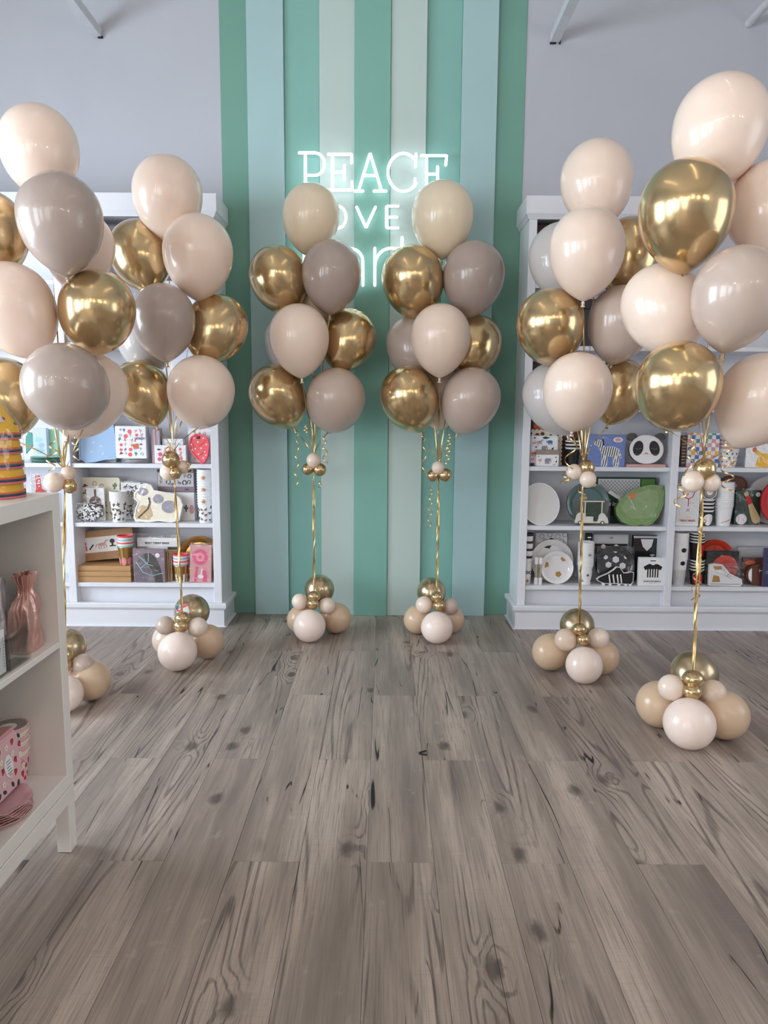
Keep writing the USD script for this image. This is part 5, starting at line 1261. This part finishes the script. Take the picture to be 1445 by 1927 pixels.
t, w, h = stand('shaped_plates', 'white high top sneaker shaped plates with gold panels in clear wrap', 'paper plates', 1333, 1398, 1062, 1106, FRT + .01, Z2, lean=3)
g = aff.scale(Polygon([(-.46, .04), (-.47, .5), (-.46, .96), (-.36, 1.0), (-.1, .96), (0, .78), (.12, .56), (.32, .42), (.47, .3), (.49, .1), (.44, .02)]), w, h, origin=(0, 0)).buffer(.002)
shaped_plate(t, g, 'gloss_white', None, n=3)
prints(t, [('gold_ink', U(gg2 := aff.scale(Polygon([(-.36, .9), (-.14, .9), (-.1, .76), (-.3, .72)]), w, h, origin=(0, 0)), aff.scale(Polygon([(-.38, .18), (-.14, .18), (-.18, .44), (-.34, .5)]), w, h, origin=(0, 0)))), ('ink_dark', U(ln([(-w * .44, h * .09), (w * .47, h * .09)], .0016), ln([(-w * .1, h * .9), (w * .1, h * .54), (w * .3, h * .4)], .0012), ln([(-w * .3, h * .64), (-w * .02, h * .5), (w * .2, h * .3)], .0010), *[ln([(x * w, z_ * h), ((x + .06) * w, (z_ + .07) * h)], .001) for x, z_ in ((-.08, .68), (-.02, .58), (.05, .48), (.12, .42))]))], .003)
wrap(t, w, h * 1.0, .022, seed=55, amp=.01, y0=-.003)
t, w, h = stand('napkin_pack', 'white pack with a basketball court line behind the football plates', 'napkins', 1387, 1446, 1030, 1106, FRT + .12, Z2)
card(t, w, h, .03, 'grey_light'); prints(t, [('lilac', U(ln([(-w * .44, h * .6), (-w * .44, h * .94), (w * .44, h * .94)], .0016), LineString([(w * (-.3 + .55 * math.sin(a)), h * (.4 + .42 * math.cos(a))) for a in np.linspace(0, 1.6, 14)]).buffer(.0008)))])
t, w, h = stand('party_pack', 'crinkled clear pack of brown crepe behind the brown football plates', 'party pack', 1396, 1442, 1050, 1106, FRT + .075, Z2)
card(t, w, h, .014, 'brown'); prints(t, [('orange', ell(-w * .2, h * .82, w * .22, h * .08))]); wrap(t, w, h, .014, seed=57, amp=.012)
t, w, h = stand('shaped_plates', 'brown football shaped plates with white laces at the right of the bottom shelf', 'paper plates', 1406, 1464, 1062, 1104, FRT + .02, Z2, lean=5)
g = ell(0, h * .5, w * .52, h * .5, 20)
shaped_plate(t, g, 'football', None, n=4)
prints(t, [('paper_white', U(Polygon([(-w * .40, h * .12), (-w * .33, h * .2), (-w * .33, h * .84), (-w * .42, h * .76), (-w * .45, h * .5)]), sbox(-w * .1, h * .68, w * .3, h * .71), *[sbox(x * w, h * .62, x * w + .0016, h * .77) for x in (-.08, 0, .08, .16, .24)]).intersection(g))], .003)
t, w, h = stand('treat_bag', 'foil edged navy jersey bag at the right edge of the bottom shelf', 'treat bags', 1436, 1490, 1032, 1106, FRT + .004, Z2)
card(t, w, h, .012, 'navy'); prints(t, [('paper_white', U(sbox(-w * .3, h * .3, -w * .24, h * .7), sbox(-w * .1, h * .3, -w * .04, h * .7)))]); wrap(t, w, h, .012, seed=59, amp=.008)

# ================================================================== white display shelf in the left foreground
cf = fl(134, 1605)
SX, SYN = cf[0], cf[1]                                       # front plane and the near face of its far leg
SYF = SYN + 0.038
SD_ = 0.39
zt = at(121.5, 927, SYF - .001)[2]; zl = at(118, 1208, SYN)[2]; zb = at(131, 1459, SYN)[2]
zb0 = at(132, 1485, SYN)[2]; zr0 = at(134, 1514, SYN)[2]
SYE = SYN - 3 * 0.352
t = thing('display_shelf', 'white open cube display shelf on legs in the left foreground', 'shelf unit', (SX - SD_ / 2, (SYE + SYF) / 2, 0))
o = np.array([SX - SD_ / 2, (SYE + SYF) / 2, 0])
def sp(name, *b, bev=.0015): return obj(name, tr(rbx(*b, bev), -o), 'shelf_white', t)
sp('side_panel', SX - SD_, SX, SYN, SYF, zb0, zt); sp('side_panel', SX - SD_, SX, SYE - .038, SYE, zb0, zt)
ztt = zt - 0.040
sp('top_board', SX - SD_, SX - .0005, SYE, SYN, ztt, zt); sp('bottom_board', SX - SD_, SX - .0005, SYE, SYN, zb0, zb)
DV = [SYN - .352 + .004, SYN - .704 + .004]
for d in DV: sp('divider', SX - SD_, SX - .002, d - .016, d, zb, ztt)
prev = SYN
for a, b in ((DV[0], SYN), (DV[1], DV[0] - .016), (SYE, DV[1] - .016)): sp('shelf', SX - SD_, SX - .002, a, b, zl - .016, zl)
sp('back_panel', SX - SD_ - .004, SX - SD_, SYE - .038, SYF, zb0, zt)
sp('rail', SX - .036, SX, SYE - .038, SYF, zr0, zb0 - .002); sp('rail', SX - SD_, SX - SD_ + .036, SYE - .038, SYF, zr0, zb0 - .002); sp('rail', SX - SD_ + .037, SX - .037, SYN, SYF, zr0, zb0 - .002); sp('rail', SX - SD_ + .037, SX - .037, SYE - .038, SYE, zr0, zb0 - .002)
for lx in (SX - .036, SX - SD_):
    for ly in (SYN, SYE - .038): sp('leg', lx, lx + .036, ly, ly + .038, 0.0005, zr0 - .0005)

# stack of nested yellow party hats on top
hx, hy = SX - .115, SYN - .075
HR, HH = 0.078, 0.155
pp = at(25, 937, hy - .07)
def hat_prof(R, H): return [(R, 0), (R * 1.0, .006), (R * .97, .012), (R * .95, .030), (R * .60, H * .45), (R * .30, H * .74), (.006, H), (0, H), (.004, H - .004), (R * .28, H * .72), (R * .58, H * .43), (R * .93, .028), (R * .97, .004)]
for i in range(5):
    z = zt + .0008 + i * .034
    t = thing('party_hat', f'yellow fiesta party hat, {["lowest of the stack of five", "second from the bottom of its stack", "middle one of its stack", "second from the top of its stack", "topmost of its stack, bearing a price sticker,"][i]} on the white shelf', 'party hat', (hx + [0, .002, -.001, -.003, -.004][i], hy, z))
    obj('hat', lathe(hat_prof(HR, HH), 40), 'yellow', t, smooth=35)
    for (z0, z1, mt) in ((.001, .004, 'hot_pink'), (.005, .009, 'navy'), (.0095, .0115, 'slate'), (.012, .016, 'orange')):
        rr = HR * 1.008
        obj('stripe', lathe([(rr - .001, z0), (rr + .0005, z0), (rr + .0005, z1), (rr - .001, z1)], 40), mt, t, smooth=35)
    # green leaf and red dots printed round the cone
    gs = []
    for k in range(10):
        a = k * PI / 5 + .2; zz = .036 + .012 * (k % 2)
        ra = np.interp(zz, [.030, HH * .45], [HR * .95, HR * .60])
        m = trimesh.creation.icosphere(2, .007); m.vertices *= (.25, 1.6, .7)
        m = rot(m, rotm('y', -.42)); m = rot(tr(m, (ra, 0, zz)), rotm('z', a)); gs.append(m)
    obj('print', cat_(gs[::2]), 'green', t, smooth=True); obj('print', cat_(gs[1::2]), 'red', t, smooth=True)
    if i == 4:
        u = np.linspace(-.55, .35, 9) - .75; zz = np.linspace(.040, .086, 5)
        V = []
        for s_ in (0.0022, 0.003):
            for a in u:
                for q in zz:
                    ra = np.interp(q, [.030, HH * .45, HH * .74], [HR * .95, HR * .60, HR * .3]) + s_
                    V.append((ra * math.cos(a), ra * math.sin(a), q))
        V = np.array(V); m = trimesh.convex.convex_hull(V)
        n1, n2 = len(u), len(zz); Fc = []
        for s_ in range(2):
            for a in range(n1 - 1):
                for q in range(n2 - 1):
                    k = s_ * n1 * n2 + a * n2 + q
                    Fc += [(k, k + n2, k + n2 + 1), (k, k + n2 + 1, k + 1)]
        obj('price_sticker', trimesh.Trimesh(V, np.array(Fc), process=False), 'sticker', t)
        V2 = []
        F2 = []
        r = random.Random(2)
        for row in range(6):
            a = -1.22
            while a < -.5:
                da = r.uniform(.03, .1); q = .046 + row * .0062
                q4 = []
                for (aa, qq) in ((a, q), (a + da, q), (a + da, q + .0016), (a, q + .0016)):
                    ra = np.interp(qq, [.030, HH * .45, HH * .74], [HR * .95, HR * .60, HR * .3]) + .0034
                    q4.append((ra * math.cos(aa), ra * math.sin(aa), qq))
                k = len(V2); V2 += q4; F2 += [(k, k + 1, k + 2), (k, k + 2, k + 3)]; a += da + .03
        obj('print', trimesh.Trimesh(np.array(V2), np.array(F2), process=False), 'paper_grey', t)
    if i == 4:
        m = lathe([(HR * 1.07, -.12), (HR * 1.06, 0.0), (HR * 1.03, .03), (HR * .68, HH * .46), (HR * .36, HH * .76), (.012, HH + .012), (.02, HH + .03)], 36)
        v = m.vertices; m.vertices = v + m.vertex_normals * ((meshkit.fbm(v * 40, 2) - .5) * .006)[:, None]
        obj('clear_wrap', m, 'clear_film', t, smooth=40)

# upper compartment
def pouch(name, label, cx, cy, z, w, d, h, mat, seed, neck=True):
    """A gathered foil pouch that faces +x: w along y, d along x."""
    t = thing(name, label, 'gift pouch', (cx, cy, z + .0006))
    prof = [(0, 0), (.5, 0), (.52, .05), (.5, .3), (.5, .55), (.42, .66), (.26, .74), (.22, .80), (.3, .90), (.36, 1.0), (.30, 1.0), (.18, .82), (0, .8)] if neck else [(0, 0), (.5, 0), (.53, .06), (.52, .5), (.46, .85), (.4, 1.0), (.34, 1.0), (.3, .9), (0, .88)]
    m = lathe([(r_, q) for r_, q in prof], 48)
    for _ in range(1): m = m.subdivide()
    v = m.vertices.copy(); a = np.arctan2(v[:, 1], v[:, 0])
    sq = 1 / np.maximum(np.abs(np.cos(a)), np.abs(np.sin(a))) ** .7
    v[:, 0] *= sq * d; v[:, 1] *= sq * w; v[:, 2] *= h
    n = meshkit.fbm(np.stack([np.cos(a) * 2.5 + seed, np.sin(a) * 2.5, v[:, 2] * 14], 1), 3, seed) - .5
    pl = np.sin(a * 13 + seed) * np.clip(v[:, 2] / h - .5, 0, 1) * .012
    amp = np.clip(v[:, 2] * 40, 0, 1)
    v[:, 0] += np.cos(a) * (n * .03 + pl) * amp; v[:, 1] += np.sin(a) * (n * .03 + pl) * amp
    m.vertices = v
    obj('pouch', m, mat, t, smooth=60)
    return t


pouch('gift_pouch', 'gathered rose gold foil pouch behind the clear holder on the white shelf', SX - .050, SYN - .062, zl, .085, .045, .19, 'foil_rose', 3)
pouch('gift_pouch', 'silver foil pouch with a dark band on the white shelf', SX - .105, SYN - .135, zl, .09, .05, .19, 'foil_silver', 8, False)
pouch('gift_pouch', 'dark green foil pouch between the silver and rose gold pouches', SX - .175, SYN - .075, zl, .06, .05, .18, 'foil_dark', 5, False)
def holder_box(label, y0, y1, h, dep):
    t = thing('acrylic_holder', label, 'display holder', (SX - .012, (y0 + y1) / 2, zl + .0006))
    w = (y1 - y0) / 2
    for nm, b in (('front', (-.003, 0, -w, w, 0, h)), ('back', (-dep, -dep + .003, -w, w, 0, h * 1.2)), ('side', (-dep + .003, -.003, -w, -w + .003, 0, h)), ('side', (-dep + .003, -.003, w - .003, w, 0, h)), ('base', (-dep + .003, -.003, -w + .003, w - .003, 0, .003))):
        obj(nm, rbx(*b, .0004), 'acrylic', t)
holder_box('clear acrylic holder before the rose gold pouch', SYN - .218, SYN - .125, .085, .042)
holder_box('clear acrylic holder before the silver pouch, near the shelf divider', SYN - .332, SYN - .222, .085, .042)
t = thing('carton', 'white card box drawn with three pens before the silver pouch', 'carton', (SX - .018, SYN - .2735, zl + .0045))
obj('body', rbx(-.020, 0, -.045, .045, 0, .098, .001), 'paper_white', t)
def xprint(t, d, x, name='print'):
    for i, (mt, g) in enumerate(d):
        m = slab(g, 0, .0007)
        v = m.vertices; m.vertices = np.stack([x + .0008 + .0003 * i - v[:, 1], v[:, 0], v[:, 2]], 1)
        obj(name, m, mt, t)
xprint(t, [('mauve', ln([(-.012, .045), (-.002, .072)], .006)), ('ink_dark', ln([(-.028, .050), (-.012, .020)], .006)), ('blue', ln([(.012, .028), (.020, .060)], .006)), ('ink_dark', ln([(.012, .024), (.014, .032)], .003)), ('grey_light', unary_union([sbox(.034, .014 + k * .007, .038, .018 + k * .007) for k in range(10)]))], 0.0)

# lower compartment
zlow = zb
px_, py_ = SX - .088, SYN - .195
t = thing('plate_stack', 'stack of scalloped pink plates in the bottom of the white shelf', 'paper plates', (px_, py_, zlow + .0008))
for i in range(6):
    n = 96; a = np.arange(n) * 2 * PI / n
    m = lathe([(0, 0), (.060, 0), (.068, .006), (.080, .010), (.083, .0105), (.083, .0090), (.069, .0045), (.061, -.0004), (0, -.0004)], n)
    v = m.vertices; rr = np.hypot(v[:, 0], v[:, 1]); aa = np.arctan2(v[:, 1], v[:, 0])
    k = 1 + .035 * np.abs(np.sin(aa * 9 + i)) * np.clip((rr - .062) / .02, 0, 1)
    m.vertices = np.stack([v[:, 0] * k, v[:, 1] * k, v[:, 2] + .0008 + i * .0055 + .002 * np.sin(aa * 9 + i) * np.clip((rr - .062) / .02, 0, 1) * (1 if i else 0)], 1)
    obj('plate', m, 'strawberry_pink' if i % 2 else 'blush_plate', t, smooth=50)
zp = zlow + .042
t = thing('napkin_pack', 'pink strawberry print packet with an oval label on the scalloped plates', 'napkins', (SX - .055, py_ + .030, zp), rotm('y', math.radians(-6)))
obj('packet', rbx(-.04, 0, -.062, .062, 0, .132, .006), 'strawberry_pink', t)
r = random.Random(6); fr = []; lf = []; dz = []
for i in range(5):
    for j in range(5):
        y = -.058 + i * .029 + r.uniform(-.006, .006); z = .014 + j * .025 + r.uniform(-.005, .005)
        if (y + .0) ** 2 + (z - .066) ** 2 < .024 ** 2: continue
        q = r.random()
        if q < .45: fr.append(P(Polygon([(-.4, .4), (.4, .4), (.42, .1), (0, -.55), (-.42, .1)]).buffer(.08), y, z, .013, r.uniform(-40, 40))); lf.append(P(ell(0, .5, .4, .12), y, z, .012))
        elif q < .7: lf.append(P(ell(0, 0, .5, .3), y, z, .015, r.uniform(0, 180)))
        else: dz.append(U(*[Point(y + .005 * math.cos(k), z + .005 * math.sin(k)).buffer(.0034) for k in np.arange(5) * 1.256]))
xprint(t, [('red', unary_union(fr)), ('green_dark', unary_union(lf)), ('cream', unary_union(dz))], 0.0)
xprint(t, [('paper_white', ell(.0, .066, .019, .027))], .0006, 'label_sticker')
xprint(t, [('paper_grey', unary_union([sbox(-.010 + .002 * (k % 2), .050 + k * .007, .011 - .003 * (k % 3), .0515 + k * .007) for k in range(5)]))], .002)
obj('fold', rbx(-.036, -.004, -.06, .06, .1325, .141, .002), 'rose', t)
t = thing('cup_stack', 'strawberry print cups with pale rims and a labelled lid in the white shelf', 'paper cups', (SX - .095, SYN - .085, zlow + .078)) if False else None
cyx, cyy = SX - .115, SYN - .056
t = thing('cup_stack', 'strawberry print cup stack with a round label on top in the white shelf', 'paper cups', (cyx, cyy, zlow + .0006), None)
for i in range(7):
    obj('cup', tr(lathe(cup_prof(.044, .085, .76), 32), (0, 0, i * .0125)), ['strawberry_pink', 'cream'][i % 2], t, smooth=35)
topz = 6 * .0125 + .085
obj('lid', tr(lathe([(0, 0), (.042, 0), (.042, .002), (0, .002)], 32), (0, 0, topz - .003)), 'taupe_band', t, smooth=35)
obj('label_sticker', tr(lathe([(0, 0), (.02, 0), (.02, .0008), (0, .0008)], 24), (.004, -.008, topz - .0008)), 'paper_white', t, smooth=35)
sc = []
for i in range(9):
    a = -1.2 + i * .28
    for j in range(2):
        m = trimesh.creation.icosphere(1, .006); m.vertices *= (.15, .8, 1.1); q = .024 + .034 * j + .01 * (i % 2)
        sc.append(rot(tr(m, (.044 * (.76 + .24 * q / .085), 0, q)), rotm('z', a)))
obj('print', cat_(sc), 'red', t, smooth=True)
t = thing('cup_stack', 'grey striped cups in the second compartment, beyond the divider of the white shelf', 'paper cups', (SX - .05, DV[0] - .075, zlow + .0006))
for i in range(9): obj('cup', tr(lathe(cup_prof(.042, .09, .76), 28), (0, 0, i * .008)), ['paper_white', 'slate'][i % 2], t, smooth=35)

# ------------------------------------------------------------------ small loose things
p = at(342, 1160, 3.47)
p2, p3 = at(329, 1150, 3.33), at(357, 1150, 3.33)
w = p3[0] - p2[0]; hcard = at(343, 1137, 3.33)[2] - at(343, 1158, 3.33)[2]
c0 = at(343, 1158, 3.33)
t = thing('paper_unicorn', 'small white paper unicorn with a pink and teal mane on the gold floor balloon', 'paper cutout', c0, rotm('x', math.radians(-4)))
g = Polygon([(-w * .36, 0), (w * .42, 0), (w * .5, hcard * .4), (w * .34, hcard * 1.0), (-w * .1, hcard * .92), (-w * .5, hcard * .95), (-w * .42, hcard * .5)])
obj('card', slab(g, 0, .0015), 'paper_white', t)
prints(t, [('coral', ln([(-w * .34, hcard * .42), (-w * .12, hcard * .36), (0, hcard * .72), (w * .36, hcard * .92)], .009)), ('pink', ln([(-w * .36, hcard * .62), (-w * .16, hcard * .7), (w * .02, hcard * .9), (w * .3, hcard * .97)], .006)), ('teal', Polygon([(-w * .47, hcard * .93), (-w * .2, hcard * .9), (-w * .24, hcard * .72), (-w * .44, hcard * .62)])), ('blue', Polygon([(-w * .44, hcard * .62), (-w * .24, hcard * .72), (-w * .3, hcard * .5), (-w * .4, hcard * .48)]))])
c = fl(795, 1418)
t = thing('hair_clip', 'small bent black clip lying on the wood floor in the middle of the aisle', 'hair clip', c)
obj('wire', tube([(.0135, .016, .0028), (.006, .012, .0028), (-.010, .002, .0028), (-.0125, -.003, .0028), (-.009, -.008, .0028), (.008, -.014, .0028), (.014, -.013, .0028)], .0026, 8), 'ink_black', t, smooth=40)

# boxes added to darken the shaded upper shelves seen between the balloons
for (a, b, z, hgt, mt, lab) in ((xi2 + .015, dr0 - .02, ZS[0] + .945, .31, 'brown_dark', 'long dark brown box added to darken the top shelf of the right bookcase'), (xi2 + .01, xi2 + .34, ZS[0] + .63, .25, 'ink_dark', 'black box added to darken the gap behind the pearl grey balloon, right bookcase'),
                                (xi2 + .01, xi2 + .30, ZS[0] + .315, .24, 'brown_dark', 'dark brown box added to darken the gap behind the left gold balloon, right bookcase'), (dl1 + .02, xi - .03, ZS[0] + .945, .29, 'purple_grey', 'long mauve grey box added as shade on the top shelf of the left bookcase')):
    t = thing('added_dark_box', lab, 'box', ((a + b) / 2, FRT + .07, z + .0006))
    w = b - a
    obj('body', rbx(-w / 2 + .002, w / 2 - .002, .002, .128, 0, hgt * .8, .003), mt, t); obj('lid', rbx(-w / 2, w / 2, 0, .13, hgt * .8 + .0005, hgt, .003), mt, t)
